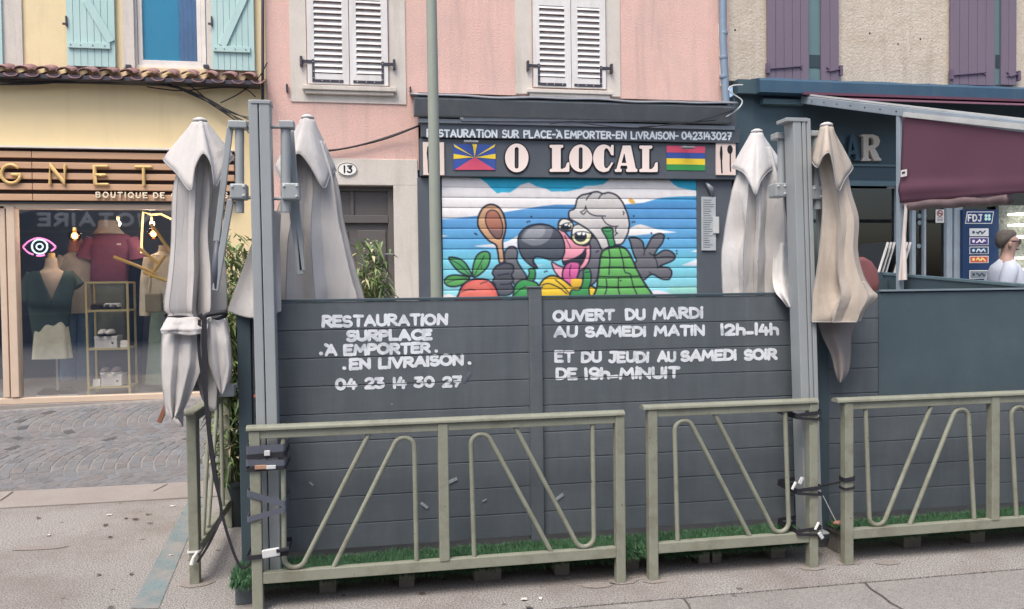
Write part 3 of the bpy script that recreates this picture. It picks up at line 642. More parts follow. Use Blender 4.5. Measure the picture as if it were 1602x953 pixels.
# fat-face letters
def sign_letters():
    Yl = Y1-.02; b = B(); k = B()
    def P(px, py): q = at(px, py, Yl); return (q.x, q.z)
    def ell(cx, cy, rx, ry, n=36, a0=0, a1=360): return [(cx+rx*math.cos(R(a0+(a1-a0)*i/n)), cy+ry*math.sin(R(a0+(a1-a0)*i/n))) for i in range(n+(a1-a0 != 360))]
    S3 = lambda x, y: (880+x*.1748, 190+y*.1748)
    S2 = lambda x, y: (640+x*.1623, 190+y*.1623)
    shapes = []
    o1 = [S2(*p) for p in ell(1038, 352, 113, 138)]
    slot = lambda c, t, bo, hw, M: [M(*p) for p in ell(c, t+hw, hw, hw, 10, 180, 360)+ell(c, bo-hw, hw, hw, 10, 0, 180)]
    shapes.append((o1, [slot(1037, 248, 455, 19, S2)]))
    shapes.append(([S2(*p) for p in [(1355, 232), (1362, 226), (1480, 226), (1487, 234), (1487, 246), (1480, 254), (1462, 258), (1462, 458), (1485, 456), (1508, 440), (1520, 405), (1528, 395), (1545, 395), (1545, 478), (1538, 486), (1362, 486), (1355, 480), (1355, 466), (1362, 458), (1378, 455), (1378, 256), (1362, 254), (1355, 246)]], []))
    shapes.append(([S3(*p) for p in ell(163, 330, 103, 123)], [slot(163, 232, 428, 17, S3)]))
    cc = [S3(*p) for p in ell(372, 330, 98, 123, 30, -62, -180)+ell(372, 330, 98, 123, 30, 180, 62)[1:]]
    shapes.append(([S3(*p) for p in ell(370, 330, 96, 123, 40, -50, -298)]+[S3(*p) for p in [(455, 370), (438, 366), (425, 390), (400, 420), (380, 415), (372, 390), (371, 330), (373, 262), (385, 240), (405, 245), (424, 275), (436, 302), (458, 304), (458, 212), (440, 210), (432, 224)]], []))
    shapes.append(([S3(*p) for p in [(540, 216), (612, 216), (655, 420), (670, 428), (670, 446), (664, 452), (578, 452), (570, 446), (570, 428), (582, 422), (577, 396), (522, 396), (516, 422), (530, 428), (530, 446), (524, 452), (474, 452), (468, 446), (468, 430), (484, 424)]], [[S3(*p) for p in [(530, 372), (571, 372), (556, 290), (550, 290)]]]))
    shapes.append(([S3(*p) for p in [(688, 222), (694, 216), (798, 216), (804, 222), (804, 236), (796, 244), (776, 248), (776, 428), (800, 424), (820, 404), (830, 372), (838, 366), (853, 366), (853, 446), (846, 453), (694, 453), (688, 446), (688, 432), (696, 426), (714, 422), (714, 246), (694, 244), (688, 236)]], []))
    for o, hs in shapes:
        b = B(); k = B(); b.poly([P(*p) for p in o], Yl, Y1-.001, [[P(*p) for p in h] for h in hs])
        for l in [o]+hs:
            k.tube([(P(*p)[0], Yl+.006, P(*p)[1]) for p in l+[l[0]]], .017, 8, flat=.005)
        lo = b.build('letter', m_salmon, sb); k.build('letter_outline', m_blackp, lo)

sign_letters()
# flags
mf = {n: mat('flag '+n, C8(*c), .5, 0, .05, 3) for n, c in {'blue': (58, 86, 160), 'red': (214, 84, 112), 'yellow': (240, 208, 60), 'green': (60, 150, 80), 'white': (235, 230, 225), 'paleyellow': (246, 226, 130)}.items()}
def PQ(px, py, Y): q = at(px, py, Y); return (q.x, q.z)
b = B(); b.rect(709, 226, 775, 266, Y1-.008, Y1-.001); f1 = b.build('flag_panel', mf['blue'], sb)
ctr = (742.5, 246.5)
b = B()
for t0, t1 in (((709.5, 225.5), (711.5, 230.5)), ((775, 225.5), (773, 230.5)), ((739, 226), (746, 226)), ((709.5, 241), (709.5, 249)), ((775, 241), (775, 249))):
    b.poly([PQ(*t0, Y1), PQ(*t1, Y1), PQ(*ctr, Y1)], Y1-.012, Y1-.0085)
b.build('sun_ray', mf['yellow'], f1)
b = B(); b.poly([PQ(711, 266, Y1), PQ(774.5, 266, Y1), PQ(742.5, 246, Y1)], Y1-.013, Y1-.0085); b.build('volcano', mf['red'], f1)
b = B()
b.rect(1043, 228.5, 1103, 239, Y1-.008, Y1-.001); f2 = b.build('flag_panel', mf['red'], sb)
for n, t, bo in (('blue', 239, 248), ('yellow', 248, 257.5), ('green', 257.5, 266.5)):
    b = B(); b.rect(1043, t+.15, 1103, bo, Y1-.008, Y1-.001); b.build('stripe', mf[n], f2)
# cutlery panels
for (p0, p1) in ((662, 695), (1120.5, 1151)):
    b = B(); b.rect(p0, 222.5, p1, 274, Y1-.03, Y1-.001); cp = b.build('cutlery_panel', mat('pale pink panel', C8(232, 212, 200), .5, 0, .04, 4), sb, bevel=.003)
    Yq = Y1-.031; b = B(); M = lambda x, y: (lambda q: (q.x, Yq, q.z))(at(p0-1120+x, y, Yq))
    b.tube([M(1129, 270), M(1128.5, 262), M(1128, 248)], .011, 8, flat=.002)
    b.poly([(p[0], p[2]) for p in (M(1126.5, 250), M(1125.5, 240), M(1126.5, 230), M(1129, 227.5), M(1130, 240), M(1129.5, 250))], Yq-.002, Yq+.0005)
    b.tube([M(1142.5, 268), M(1142, 258), M(1142, 240)], .010, 8, flat=.002)
    b.poly([(lambda m: (m[0], m[2]))(M(1141.5+4.3*math.cos(2*math.pi*i/18), 234+7*math.sin(2*math.pi*i/18))) for i in range(18)], Yq-.002, Yq+.0005)
    b.build('cutlery_mark', m_blackp, cp)
# menu board, lock, small lamps
b = B(); b.rect(1098, 308, 1120, 392, F-.075, F-.051); mb = b.build('menu_board', mat('menu paper', C8(176, 182, 184), .5, 0, .08, 8), rf, bevel=.003)
b = B()
for i in range(22):
    py = 313+i*3.5
    b.tube([at(1100.5, py, F-.077), at(random.uniform(1108, 1117.5), py+.1, F-.077)], .004, 6, flat=.001)
b.build('menu_line', mat('menu print', C8(96, 104, 110), .6), mb)
b = B(); b.rect(1116, 339, 1125, 365, F-.095, F-.0755); b.build('notice', m_tag, mb)
b = B(); c = at(1111, 295, F-.07); b.tube([c+Vector((-.06, 0, .08)), c+Vector((.0, -.02, 0)), c+Vector((.03, 0, -.1))], [.015, .04, .02]); b.build('lock', m_zinc, rf, smooth=True)
for px, py in ((737, 222), (1076, 231)):
    b = B(); c = at(px, py, Y1-.12); b.tube([c+Vector((-.09, 0, 0)), c+Vector((.09, 0, 0))], .018).tube([c, c+Vector((0, .12, .05))], .008); b.build('sign_lamp', m_zinc, rf, smooth=True, auto=50)
# ------------------------------------------------------------------ painted roller shutter
def proj(P):
    v = P-EY; d = v.dot(FW); return 801+FPX*v.dot(RT)/d, 476.5-FPX*v.dot(UP)/d
def mural():
    OX, OY, Wp, Hp, SS = 686, 276, 410, 200, 5
    H_, W_ = Hp*SS, Wp*SS
    img = np.zeros((H_, W_, 3), np.float32)
    yy, xx = np.mgrid[0:H_, 0:W_].astype(np.float32); xx = (xx+.5)/SS+OX; yy = (yy+.5)/SS+OY
    stops = [(276, (28, 178, 216)), (300, (44, 180, 220)), (318, (74, 146, 208)), (345, (86, 156, 214)), (385, (92, 172, 220)), (405, (112, 204, 226)), (430, (120, 204, 222)), (455, (140, 216, 228)), (476, (150, 216, 220))]
    for k in range(3): img[..., k] = np.interp(yy, [s[0] for s in stops], [s[1][k] for s in stops])
    def box_(pts, pad):
        xs = [p[0] for p in pts]; ys = [p[1] for p in pts]
        return (max(0, int((min(ys)-pad-OY)*SS)), min(H_, int((max(ys)+pad-OY)*SS)+1), max(0, int((min(xs)-pad-OX)*SS)), min(W_, int((max(xs)+pad-OX)*SS)+1))
    def mask(pts, sl):
        X, Y = xx[sl], yy[sl]; m = np.zeros(X.shape, bool); n = len(pts)
        for i in range(n):
            (x0, y0), (x1, y1) = pts[i], pts[(i+1) % n]
            if y0 == y1: continue
            c = ((y0 > Y) != (y1 > Y)); m ^= c & (X < (x1-x0)*(Y-y0)/(y1-y0)+x0)
        return m
    def fill(pts, col, alpha=1.):
        a, b_, c, d = box_(pts, 0)
        if b_ <= a or d <= c: return
        sl = (slice(a, b_), slice(c, d)); m = mask(pts, sl); sub = img[sl]; sub[m] = sub[m]*(1-alpha)+np.array(col, np.float32)*alpha
    def line(pts, wd, col=(40, 44, 58)):
        for p, q in zip(pts, pts[1:]):
            a, b_, c, d = box_([p, q], wd)
            if b_ <= a or d <= c: continue
            sl = (slice(a, b_), slice(c, d)); X, Y = xx[sl], yy[sl]; dx, dy = q[0]-p[0], q[1]-p[1]; L = dx*dx+dy*dy+1e-9
            t = np.clip(((X-p[0])*dx+(Y-p[1])*dy)/L, 0, 1); img[sl][(X-p[0]-t*dx)**2+(Y-p[1]-t*dy)**2 < (wd/2)**2] = col
    K = .2099
    Z3 = lambda L: [(680+x*K, 270+y*K) for x, y in L]
    Z4 = lambda L: [(860+x*K, 270+y*K) for x, y in L]
    sm = lambda L, closed=True: [(p.x, p.y) for p in catmull([(x, y, 0) for x, y in L], 7, closed)]
    OUT = 2.6
    def shape(L, col, ol=OUT, smooth=True):
        P = sm(L) if smooth else L; fill(P, col)
        if ol: line(P+[P[0]], ol)
        return P
    def stroke(L, wd=1.9, col=(40, 44, 58)): line(sm(L, False), wd, col)
    wh = (238, 234, 232)
    # clouds
    fill(Z3([(0, 20), (340, 45), (385, 80), (430, 125), (465, 157), (500, 148), (560, 150), (600, 125), (640, 92), (700, 75), (735, 90), (760, 105), (830, 120), (870, 143), (950, 140)])+Z4([(90, 145), (150, 138), (230, 120), (262, 102), (330, 98), (400, 88), (440, 55), (470, 32), (880, 32), (900, 65), (925, 92), (960, 112), (1030, 125), (1110, 140), (1110, 176), (980, 178), (900, 182), (820, 190), (700, 225), (560, 238), (200, 240), (60, 240)])+Z3([(900, 240), (800, 250), (700, 266), (520, 295), (400, 312), (300, 325), (100, 345), (0, 347)]), wh)
    fill(sm(Z3([(300, 550), (360, 540), (440, 532), (520, 520), (570, 500), (620, 470), (660, 455), (680, 520), (600, 560), (440, 560)])), (228, 232, 238))
    fill(Z4([(580, 470), (600, 415), (640, 392), (672, 386), (720, 398), (800, 424), (950, 446), (700, 462), (640, 470)]), wh)
    fill(Z4([(980, 692), (1060, 660), (1110, 640), (1110, 696)]), (222, 226, 236))
    fill(Z4([(1050, 590), (1110, 572), (1110, 592)]), wh); fill(Z3([(50, 466), (105, 472), (50, 480)]), wh)
    fill(Z3([(640, 690), (820, 688), (760, 698)]), (214, 226, 234)); fill(Z3([(60, 915), (110, 905), (180, 935), (60, 940)]), wh)
    fill(Z4([(900, 850), (1110, 850), (1110, 960), (850, 960)]), (142, 206, 186), .8); fill(sm(Z4([(730, 960), (760, 890), (800, 878), (860, 890), (930, 915), (960, 960)])), (232, 226, 232))
    # hand on the right, head
    G = (106, 106, 114)
    shape(Z4([(600, 520), (592, 488), (640, 485), (690, 515), (708, 575), (740, 520), (775, 470), (820, 455), (852, 472), (840, 520), (800, 575), (778, 622), (850, 580), (905, 590), (935, 630), (905, 662), (818, 700), (885, 710), (908, 745), (890, 795), (830, 792), (760, 758), (700, 800), (650, 760), (625, 690), (645, 655), (625, 610)]), G)
    stroke(Z4([(778, 622), (795, 660), (805, 715)]), 1.7); stroke(Z4([(708, 575), (700, 615)]), 1.7); stroke(Z4([(740, 600), (778, 622)]), 1.5); stroke(Z4([(778, 640), (850, 628), (920, 630)]), 1.3); stroke(Z4([(760, 758), (740, 740)]), 1.4)
    shape(Z4([(300, 500), (345, 478), (395, 560), (400, 640), (370, 705), (350, 800), (280, 850), (200, 800), (250, 690), (290, 600)]), (104, 106, 116))
    # face
    shape(Z4([(58, 425), (105, 438), (165, 500), (250, 545), (298, 540), (302, 600), (292, 660), (258, 710), (200, 735), (110, 690), (95, 640), (110, 560), (92, 480)]), (238, 150, 168))
    stroke(Z4([(110, 470), (135, 520), (155, 560)]), 1.4)
    fill(Z4([(236, 610), (268, 575), (268, 620), (245, 670), (212, 700), (95, 690), (95, 664), (180, 640)]), (44, 46, 60))
    stroke(Z4([(100, 662), (180, 642), (236, 608), (262, 575), (275, 572)]), 2.0); stroke(Z4([(268, 580), (266, 625), (240, 680), (205, 712)]), 2.0)
    shape(Z3([(872, 668), (918, 692), (965, 712), (975, 760), (950, 795), (915, 765), (888, 725)]), (240, 160, 178), 2.2)
    shape(Z4([(112, 700), (150, 668), (215, 672), (222, 712), (205, 780), (188, 832), (150, 850), (112, 826), (93, 760)]), (216, 92, 156))
    stroke(Z4([(158, 690), (148, 740), (150, 775)]), 1.5)
    shape(Z4([(62, 395), (75, 355), (120, 346), (160, 362), (175, 400), (160, 430), (110, 440), (75, 425)]), (232, 228, 190), 2.4)
    fill(sm(Z4([(80, 420), (92, 390), (120, 378), (158, 392), (158, 418), (120, 436)])), (44, 50, 62))
    for c, r in (((120, 384), 14), ((145, 396), 8)): fill(sm(Z4(arc(*c, r, r, 0, 330, 9))), (245, 245, 240))
    shape(Z4(arc(236, 466, 76, 76, 0, 345, 16)), (236, 230, 170), 2.6); fill(sm(Z4(arc(238, 452, 60, 50, 0, 345, 14))), (244, 240, 214)); fill(sm(Z4(arc(230, 478, 46, 40, 0, 345, 14))), (44, 52, 64))
    for c, r in (((218, 446), 18), ((252, 456), 11)): fill(sm(Z4(arc(*c, r, r*1.2, 0, 330, 9))), (248, 248, 244))
    for L in ([(168, 430), (185, 395), (240, 388), (300, 420), (306, 452), (250, 440), (200, 446), (170, 470)], [(66, 385), (90, 350), (130, 350), (160, 372), (120, 378), (80, 396)]): shape(Z4(L), (226, 224, 214), 1.6)
    # cauliflower hat
    shape(Z4([(162, 352), (142, 330), (146, 288), (185, 268), (202, 205), (232, 172), (285, 158), (350, 143), (395, 158), (440, 150), (500, 172), (540, 220), (560, 262), (582, 320), (592, 380), (585, 440), (560, 500), (530, 535), (480, 540), (430, 560), (390, 575), (350, 500), (290, 430), (220, 385)]), (206, 202, 198))
    fill(sm(Z4([(300, 300), (420, 320), (540, 300), (570, 400), (520, 500), (420, 480), (330, 420)])), (196, 192, 190), .5)
    for L in ([(272, 205), (290, 175), (310, 158)], [(365, 195), (378, 172), (398, 158)], [(268, 250), (262, 275), (240, 290)], [(228, 292), (250, 312), (270, 290)], [(270, 262), (290, 300), (340, 322), (415, 325)], [(160, 352), (240, 395), (310, 450), (350, 495)], [(390, 335), (420, 380), (470, 402), (508, 400)], [(495, 408), (490, 440), (505, 455)], [(545, 290), (552, 300), (548, 314)], [(485, 470), (500, 450)]):
        stroke(Z4(L), 1.8)
    # beak
    shape(Z3([(620, 510), (635, 455), (690, 405), (770, 385), (850, 395), (920, 438), (958, 500), (968, 580), (945, 640), (880, 655), (800, 632), (748, 632), (738, 665), (765, 714), (712, 690), (655, 632), (628, 570)]), (76, 84, 96))
    fill(sm(Z3([(645, 490), (680, 430), (750, 398), (830, 400), (880, 420), (860, 490), (800, 535), (730, 545), (670, 520)])), (120, 126, 136)); fill(sm(Z3([(660, 485), (690, 435), (750, 404), (815, 405), (820, 450), (780, 490), (710, 500)])), (150, 154, 162))
    stroke(Z3([(748, 632), (728, 655), (738, 690)]), 1.5)
    # spoon
    shape(Z3([(415, 238), (475, 258), (515, 320), (530, 400), (518, 470), (506, 520), (512, 600), (518, 660), (484, 672), (470, 590), (455, 540), (400, 505), (345, 440), (322, 390), (326, 330), (360, 265)]), (204, 156, 116), 2.9)
    P = shape(Z3([(425, 280), (468, 298), (498, 360), (508, 430), (490, 490), (450, 486), (405, 430), (380, 370), (388, 305)]), (178, 112, 90), 2.0)
    fill(Z3([(405, 425), (508, 425), (500, 470), (480, 492), (440, 478)]), (128, 96, 92))
    line(P+[P[0]], 2.0)
    # arm, fist
    shape(Z3([(520, 640), (525, 590), (555, 556), (595, 556), (616, 590), (615, 660), (650, 720), (682, 770), (672, 810), (610, 850), (570, 790), (545, 720)]), (104, 106, 113))
    stroke(Z3([(540, 645), (580, 640), (612, 645)]), 1.5)
    shape(Z3([(436, 730), (470, 690), (530, 676), (580, 690), (588, 730), (572, 765), (588, 800), (572, 830), (590, 870), (560, 908), (500, 916), (460, 898), (444, 860), (452, 840), (432, 810), (446, 780), (430, 755)]), (84, 88, 98))
    for L in ([(470, 768), (510, 760), (555, 755)], [(490, 835), (540, 832), (575, 822)], [(478, 690), (500, 682)]): stroke(Z3(L), 2.0)
    # vegetables
    shape(Z3([(105, 640), (150, 634), (205, 655), (245, 700), (275, 772), (210, 755), (155, 715)]), (70, 160, 96)); stroke(Z3([(120, 650), (190, 690), (260, 765)]), 1.4)
    shape(Z3([(285, 775), (286, 700), (315, 620), (365, 588), (405, 600), (412, 650), (385, 715), (320, 770)]), (78, 166, 92)); stroke(Z3([(370, 620), (330, 700), (295, 770)]), 1.4); stroke(Z3([(350, 690), (350, 720)]), 1.2)
    shape(Z3([(72, 815), (100, 775), (160, 764), (250, 778), (250, 800), (190, 842), (110, 848)]), (84, 164, 84)); stroke(Z3([(90, 820), (160, 800), (240, 790)]), 1.4)
    shape(Z3([(180, 990), (185, 890), (225, 825), (300, 795), (390, 800), (440, 840), (470, 900), (470, 990)]), (226, 98, 88), 3)
    fill(sm(Z3([(200, 940), (225, 860), (300, 820), (380, 830), (420, 880), (430, 940)])), (236, 120, 104), .7); stroke(Z3([(200, 890), (260, 872), (300, 876)]), 1.4); stroke(Z3([(340, 830), (390, 812)]), 1.3)
    shape(Z3([(598, 990), (590, 880), (612, 825), (660, 798), (730, 810), (775, 850), (780, 990)]), (60, 160, 84), 2.8); shape(Z3([(692, 800), (705, 750), (700, 725), (722, 715), (748, 728), (742, 800)]), (58, 150, 82), 2.3); stroke(Z3([(590, 915), (640, 870), (680, 850)]), 1.7)
    shape(Z3([(775, 870), (800, 810), (860, 770), (920, 778), (975, 812), (1030, 850)])+Z4([(260, 850), (320, 850), (352, 890), (360, 990)])+Z3([(770, 990)]), (238, 196, 44), 2.8)
    for L in ([(800, 840), (850, 828), (930, 860), (985, 905)], [(900, 800), (960, 850), (1000, 900)]): stroke(Z3(L), 1.9)
    shape(Z4([(160, 800), (205, 790), (240, 800), (232, 840), (215, 852), (165, 850)]), (232, 182, 50), 0)
    shape(Z4([(250, 735), (272, 716), (300, 725), (308, 800), (292, 870), (292, 990), (155, 990), (158, 882), (222, 872), (248, 800)]), (58, 150, 82), 2.4); stroke(Z4([(262, 745), (298, 740)]), 1.4)
    # green gourd
    P = shape(Z4([(345, 1000), (352, 850), (366, 720), (380, 620), (400, 582), (440, 565), (510, 552), (565, 568), (605, 625), (650, 725), (700, 815), (760, 905), (800, 1000)]), (98, 178, 90), 3)
    for L in ([(440, 575), (448, 640), (445, 700), (440, 760)], [(520, 565), (545, 660), (560, 740), (600, 760), (620, 840), (650, 910)], [(380, 630), (500, 635), (610, 630)], [(368, 712), (480, 705), (640, 712)], [(358, 775), (500, 778), (670, 772)], [(350, 850), (520, 855), (720, 848)], [(512, 785), (510, 855), (520, 910)], [(420, 795), (425, 860), (410, 910)]): stroke(Z4(L), 1.9)
    shape(Z4([(388, 425), (428, 408), (470, 420), (472, 470), (484, 540), (445, 552), (425, 490)]), (62, 152, 88), 2.4); stroke(Z4([(395, 430), (430, 440), (468, 428)]), 1.3)
    fill(sm(Z4([(585, 205), (605, 190), (632, 215), (628, 236), (600, 226)])), (224, 172, 68))
    for x, y in ((625, 325), (615, 370), (630, 368), (757, 452), (885, 492), (945, 585), (945, 605), (360, 585), (348, 592), (528, 805)): fill(sm(Z4(arc(x, y, 7, 7, 0, 320, 7))), (40, 44, 58))
    for x, y in ((300, 455), (312, 462), (690, 370), (705, 365), (720, 330), (820, 740), (835, 735), (490, 686)): fill(sm(Z3(arc(x, y, 7, 7, 0, 320, 7))), (40, 44, 58))
    im = img.reshape(Hp, SS, Wp, SS, 3).mean((1, 3))/255.; im = im*.87+im.mean(-1, keepdims=True)*.11+.02
    return np.where(im <= .04045, im/12.92, ((im+.055)/1.055)**2.4), OX, OY
def bilinear(im, x, y):
    h, w_, _ = im.shape; x = np.clip(x-.5, 0, w_-1.001); y = np.clip(y-.5, 0, h-1.001); i = x.astype(int); j = y.astype(int); fx = (x-i)[..., None]; fy = (y-j)[..., None]
    return im[j, i]*(1-fx)*(1-fy)+im[j, i+1]*fx*(1-fy)+im[j+1, i]*(1-fx)*fy+im[j+1, i+1]*fx*fy
def roller_shutter():
    im, OX, OY = mural(); Yk = F-.03; zbot = .34; pitch = 16.07/FPX*10.2*1.0
    nx = 620; nz = 300; zc = at(890, 472, Yk).z
    zs = np.concatenate([np.linspace(rz1+.02, zc, nz), np.linspace(zc, zbot, 60)[1:]]); xs = np.linspace(ru0, ru1, nx)
    X, Z = np.meshgrid(xs, zs)
    z1 = at(890, 294.2, Yk).z; t = ((z1-Z)/pitch) % 1.0
    Yv = Yk-.007*np.sin(np.pi*np.clip((t-.1)/.9, 0, 1))**.6+np.where(t < .1, .008, 0)
    D = np.stack([X, np.full_like(X, Yk), Z-EYE], -1); d = D@np.array(FW); PX = 801+FPX*(D@np.array(RT))/d; PY = 476.5-FPX*(D@np.array(UP))/d
    col = bilinear(im, PX-OX, PY-OY)
    co = np.stack([X, Yv, Z], -1).reshape(-1, 3).astype(np.float32); nr = len(zs)
    idx = np.arange(nr*nx).reshape(nr, nx); q = np.stack([idx[:-1, :-1], idx[1:, :-1], idx[1:, 1:], idx[:-1, 1:]], -1).reshape(-1, 4).astype(np.int32)
    org = ORG[rf]; co -= np.array(org, np.float32)
    me = bpy.data.meshes.new('roller_shutter'); me.vertices.add(len(co)); me.vertices.foreach_set('co', co.ravel())
    me.loops.add(q.size); me.loops.foreach_set('vertex_index', q.ravel()); me.polygons.add(len(q)); me.polygons.foreach_set('loop_start', np.arange(0, q.size, 4, dtype=np.int32)); me.polygons.foreach_set('loop_total', np.full(len(q), 4, np.int32)); me.update(calc_edges=True)
    a = me.attributes.new('paint', 'FLOAT_COLOR', 'POINT'); a.data.foreach_set('color', np.concatenate([col.reshape(-1, 3), np.ones((nr*nx, 1))], 1).astype(np.float32).ravel())
    me.polygons.foreach_set('use_smooth', [True]*len(q)); me.materials.append(vmat('painted shutter', .5, .03, 60, .3, .06, 9))
    o = bpy.data.objects.new('roller_shutter', me); COL.objects.link(o); o.parent = rf; ORG[o] = org
    o['label'] = 'closed ribbed shutter with cartoon bird cook, spoon and vegetables painted on a blue sky'
    b = B(); b.box(ru0-.02, ru1+.02, F-.02, F+.02, zbot-.08, zbot); b.build('bottom_bar', m_zinc, o)
roller_shutter()

# ------------------------------------------------------------------ bar house on the right
hb = thing('bar_house', 'beige roughcast house with purple shutters above the teal bar front', 'house', (9, F, 0))
bx0, bx1 = xP1+.004, 18
fz0, fz1 = FZ(158, 1400), FZ(135, 1400)
b = B()
b.box(bx0, bx1, F+.01, F+.3, fz1, ROOF); b.build('wall', m_rough, hb)
b = B()                                                     # blue fascia with a ragged mortar top
n = 60
def fasc(x): return [(x, F+.005, fz1+.03+.015*noise.noise((x*5, 0, 0))), (x, F-.22, fz1-.01+.02*noise.noise((x*7, 3, 0))), (x, F-.26, fz1-.05), (x, F-.26, fz0), (x, F+.005, fz0)]
b.rings([fasc(at(1186, 140, F-.2).x+(bx1-at(1186, 140, F-.2).x)*k/n) for k in range(n+1)])
b.build('fascia', m_barblue, hb, smooth=True, auto=35)
b = B(); b.box(sx1+.01, at(1186, 140, F-.2).x, F-.16, F+.005, fz0, fz1-.02); b.build('fascia_end', m_barteal, hb)
b = B(); wzb = FZ(284, 1340)
b.box(sx1+.01, FX(1180), F-.02, F+.3, 0, fz0); b.box(FX(1180), bx1, F+.0, F+.3, wzb, fz0)
b.build('shopfront_board', m_barteal, hb)
b = B(); b.rect(1194, 155, 1258, 163, F-.10, F-.001); b.rect(1180, 282, 1405, 290, F-.05, F-.001); b.rect(1180, 256, 1405, 259, F-.03, F-.001); b.build('trim_strip', mat('grey teal trim', C8(92, 116, 124), .5), hb)
def planks(px0, px1, pyb, n, hy, hx0, hx1, edge):
    sh = B(); a, c = at(px0, 60, F-.06).x, at(px1, 60, F-.06).x; z0 = at((px0+px1)/2, pyb, F-.06).z; wd = (c-a)/n
    for k in range(n): sh.box(a+wd*k+.003, a+wd*(k+1)-.003, F-.055, F-.02, z0, z0+2.1)
    sh.box(a+.006, c-.006, F-.045, F-.022, z0+.005, z0+2.09); o = sh.build('shutter', m_purple, hb, bevel=.004)
    h = B(); h.bar(at(hx0, hy+1, F-.062), at(hx1, hy-3, F-.062), .012, .035); e = hx0 if edge < 0 else hx1
    h.ob(at(e, hy, F-.05), (.04, .06, .14))
    t = hx1 if edge < 0 else hx0; s_ = -1 if edge > 0 else 1
    h.bar(at(t, hy-2.5, F-.062), at(t+s_*4, hy-6, F-.062), .01, .02); h.bar(at(t, hy-2.5, F-.062), at(t+s_*4, hy+1, F-.062), .01, .02)
    h.build('hinge', m_ironp, o)
for (a, c, d_, e, f_, w0, w1, py) in ((1201, 1266, 1285, 1313, 0, 1266, 1285, 126), (1488, 1557, 1567, 1591, 0, 1557, 1567, 133)):
    planks(a, c, py, 5, py-19 if a < 1400 else py-16, a, a+50, -1); planks(d_, e, py, 2, py-15 if a < 1400 else py-14, d_+12, e+2, 1)
    b = B(); b.rect(w0-2, -120, w1+2, py, F-.012, F+.02); wo = b.build('window', mat('grey green shutter edge', C8(96, 122, 126), .6, 0, .06, 3), hb)
    b = B(); b.rect(w0+1, 86, w1-1, 106, F-.02, F-.0125); b.build('pane', m_bardark, wo)
# bar sign letters
Yb = F-.03
b = B()
def LP(L): return [PQ(1320+x*.3148*.5, y, Yb) for x, y in L]
R_out = [(1346, 211), (1364, 211), (1372, 214), (1375, 221), (1373, 228), (1367, 233), (1371, 240), (1374, 247), (1377, 249), (1377, 252), (1366, 252), (1362, 245), (1359, 236), (1357, 236), (1357, 248), (1361, 250), (1361, 252), (1346, 252), (1346, 250), (1349, 248), (1349, 215), (1346, 213)]
R_in = [(1357, 216), (1362, 216), (1365, 220), (1364, 227), (1357, 229)]
b.poly([PQ(*p, Yb) for p in R_out], Yb-.03, F-.001, [[PQ(*p, Yb) for p in R_in]])
lr = b.build('lettering', mat('worn beige letter', C8(206, 196, 184), .55, 0, .06, 6), hb, bevel=.003)
A_out = [(1329, 212), (1336, 212), (1343, 248), (1345, 250), (1345, 252), (1335, 252), (1335, 250), (1337, 249), (1336, 242), (1329, 242), (1327, 249), (1330, 250), (1330, 252), (1322, 252), (1322, 250), (1324, 248)]
b = B(); b.poly([PQ(*p, Yb) for p in A_out], Yb-.03, F-.001, [[PQ(*p, Yb) for p in ((1330, 236), (1335, 236), (1332, 222))]]); b.build('shaded_lettering', mat('letter shade tone', C8(62, 86, 100), .55), hb, bevel=.003, label='letter A coloured in a dark shade tone beside the beige R')  # shade over the A is put into its dark colour
b = B(); B_out = [(1296, 211), (1312, 211), (1319, 215), (1320, 223), (1316, 229), (1320, 234), (1321, 243), (1316, 250), (1308, 252), (1296, 252), (1296, 250), (1299, 248), (1299, 215), (1296, 213)]
b.poly([PQ(*p, Yb) for p in B_out], Yb-.03, F-.001, [[PQ(*p, Yb) for p in ((1306, 216), (1311, 217), (1311, 226), (1306, 227))], [PQ(*p, Yb) for p in ((1306, 233), (1312, 234), (1312, 246), (1306, 247))]]); b.build('lettering', m_barteal, hb)
for px, py in ((1150, 47), (1361, 52), (1405, 69), (1440, 61), (1262, 46)):
    b = B(); b.sphere(at(px, py, F+.008), .014, 8, (1, .3, 1)); b.build('anchor_hole', m_blackp, hb)
# ground-floor glazing
b = B(); b.box(FX(1180), bx1, F+1.6, F+1.7, 0, wzb+.2).box(FX(1180), bx1, F+.3, F+1.6, wzb+.05, wzb+.15); b.build('bar_room', m_bardark, hb)
b = B(); b.box(FX(1180), bx1, F+.1, F+.106, .3, wzb); b.build('glazing', m_glass2, hb)
m_mull = mat('grey blue door frame', C8(146, 158, 168), .45)
b = B()
for p0, p1 in ((1403, 1411), (1427, 1433), (1446, 1449), (1481, 1490), (1493, 1506)): b = B(); b.rect(p0, 286, p1, 700, F+.04, F+.14); b.build('mullion', m_mull, hb, bevel=.006)
b = B(); b.box(FX(1180), bx1, F+.05, F+.14, .0, .5); b.build('kick_plate', m_mull, hb, bevel=.006)
def disc(b, px, py, Y, r, t=.004): c = at(px, py, Y); b.poly([(c.x+r*math.cos(2*math.pi*k/18), c.z+r*math.sin(2*math.pi*k/18)) for k in range(18)], Y-t, Y)
ms_ = mat('grey sticker', C8(120, 136, 142), .5)
for px, py in ((1438.5, 338), (1446, 338), (1438.5, 348.5), (1446, 348.5), (1437.5, 385)): b = B(); disc(b, px, py, F+.094, .034); b.build('door_sticker', ms_, hb)
b = B(); b.rect(1464, 328, 1477, 348.5, F+.088, F+.094); ns = b.build('no_smoking_sign', m_white, hb)
